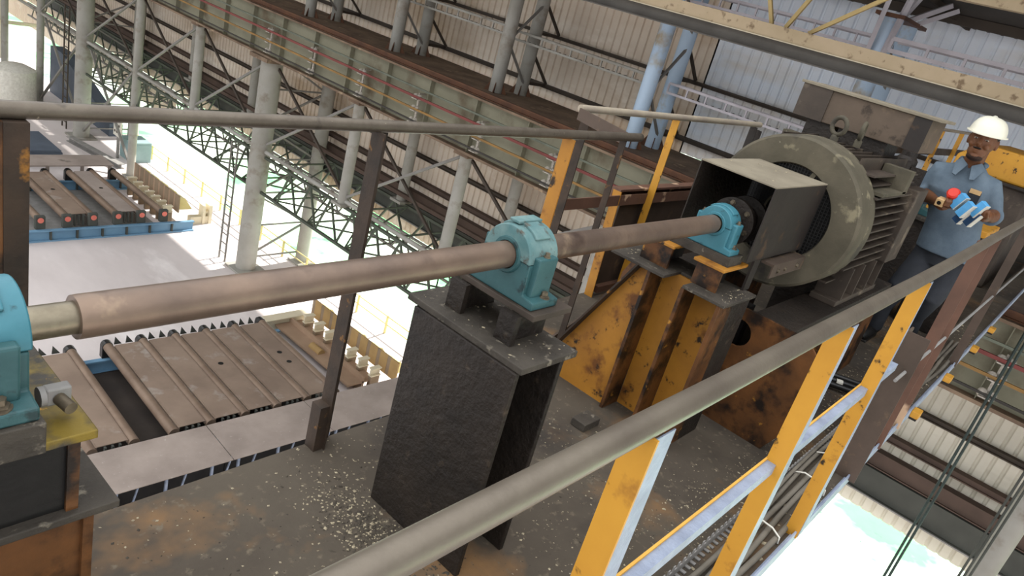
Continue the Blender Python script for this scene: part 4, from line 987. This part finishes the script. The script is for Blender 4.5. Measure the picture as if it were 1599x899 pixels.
# helmet
b = B(); n = 36; rings = []
for i in range(10):
    t = (i / 9) * PI / 2; z = HZ + .048 + .105 * math.sin(t); k = max(math.cos(t) ** .72, .012)
    rings.append((HX + .012, HY, z, .124 * k, .100 * k))
ering(b, rings, n)
hm = b.done('hard_hat', 'helmet', T, smooth=True)
b = B()
pts = []
for k in range(n):
    a = 2 * PI * k / n; c, s = math.cos(a), math.sin(a); ext = .018 + (.050 * max(0, -c) ** 1.5)
    pts.append((HX + .012 + (.124 + ext) * c, HY + (.100 + .012) * s, HZ + .050 - .012 * max(0, -c)))
b.prism(pts, (0, 0, .008)); b.done('brim', 'helmet', hm, bevel=.003)
b = B(); b.tube([(HX - .095, HY, HZ + .100), (HX - .06, HY, HZ + .128), (HX + .0, HY, HZ + .143), (HX + .06, HY, HZ + .136), (HX + .115, HY, HZ + .10)], [.006, .016, .018, .016, .006], 10); b.done('crest', 'helmet', hm, smooth=True)
# things in his hands
def carton(c, axis, label, mm='bluebox'):
    T = thing('carton', label, 'carton', c, 0, 'blue cartons in the hands')
    c = V(c); d = V(axis).normalized()
    b = B(); b.bar(c - d * .048, c + d * .048, .044, .046, (-1, 0, .6)); b.done('box', mm, T, bevel=.0015)
    a = d.cross(V((-1, 0, .6))).normalized()
    sd = a if a.z < 0 else -a
    b = B(); b.bar(c + sd * .0235 - d * .048, c + sd * .0235 + d * .048, .004, .047, (-1, 0, .6)); b.done('white_side', 'white', T)
AX = (-.15, -.42, .89)
carton((PX - .29, PY - .068, 1.058), AX, 'sky-blue carton nearest the red cap in his hands')
carton((PX - .32, PY - .122, 1.030), AX, 'sky-blue carton in the middle of his hands')
carton((PX - .29, PY - .180, 1.052), AX, 'sky-blue carton by his left hand')
carton((PX - .275, PY - .118, .985), AX, 'dark blue carton painting the shaded side of the middle one in his hands', 'shade_blue')  # added cartons, their dark blue painting the shade of those above
carton((PX - .27, PY - .172, .990), AX, 'dark blue carton painting the shaded side of the one by his left hand', 'shade_blue')
b = B(); b.lathe((PX - .27, PY - .025, 1.072), (-.8, .1, .6), [(0, .026), (0, .036), (.034, .036), (.042, .028)], 20)
tag(b.done('red_cap', 'redcap', smooth=True), 'round red plastic cap held over his right hand', 'cap')
T = thing('cardboard_tube', 'small square tan tube with a dark hole in his right hand', 'tube', (PX - .30, PY + .015, 1.02))
b = B(); b.bar((PX - .325, PY + .02, 1.015), (PX - .26, PY + .015, 1.027), .044, .044); b.done('sleeve', 'card', T, bevel=.002)
b = B(); b.lathe((PX - .3265, PY + .02, 1.0147), (-1, 0.1, -.24), [(0, .012), (.001, .012)], 16); b.done('hole', 'hair', T)

# ================================================================== LIGHT, WORLD, CAMERA
w = bpy.data.worlds.new('world'); sc.world = w; w.use_nodes = True
nt = w.node_tree; bg = nt.nodes['Background']; bg.inputs['Color'].default_value = (.94, .965, 1.0, 1)
tc = nt.nodes.new('ShaderNodeTexCoord'); sp = nt.nodes.new('ShaderNodeSeparateXYZ'); nt.links.new(tc.outputs['Generated'], sp.inputs[0])
mr = nt.nodes.new('ShaderNodeMapRange'); mr.inputs['From Min'].default_value = -.05; mr.inputs['From Max'].default_value = 1.0
mr.inputs['To Min'].default_value = .95; mr.inputs['To Max'].default_value = 2.3     # overcast: zenith about three times the horizon
nt.links.new(sp.outputs['Z'], mr.inputs['Value']); nt.links.new(mr.outputs['Result'], bg.inputs['Strength'])
def sun(az_from, elev, strength, angle):
    L = bpy.data.lights.new('sun', 'SUN'); L.energy = strength; L.angle = math.radians(angle); L.color = (1, .97, .92)
    o = bpy.data.objects.new('sun', L); COL.objects.link(o)
    e = math.radians(elev); a = math.radians(az_from)
    d = V((math.cos(e) * math.cos(a), math.cos(e) * math.sin(a), math.sin(e)))
    o.rotation_euler = d.to_track_quat('Z', 'Y').to_euler(); o.location = d * 30
sun(8, 37, 9.5, 2.0)

F = 1150.0
right = V((0.64654664, -0.71917734, 0.25448262)); down = V((-0.13026311, -0.43276095, -0.89204791)); fwd = V((0.75167078, 0.54360088, -0.37348242))
cam = bpy.data.cameras.new('camera'); co = bpy.data.objects.new('camera', cam); COL.objects.link(co)
mt = Matrix((right, -down, -fwd)).transposed().to_4x4(); mt.translation = V((0, 0, 1.55))
co.matrix_world = mt
cam.sensor_width = 36; cam.lens = 36 * F / 1599; cam.clip_start = .02; cam.clip_end = 600
sc.camera = co
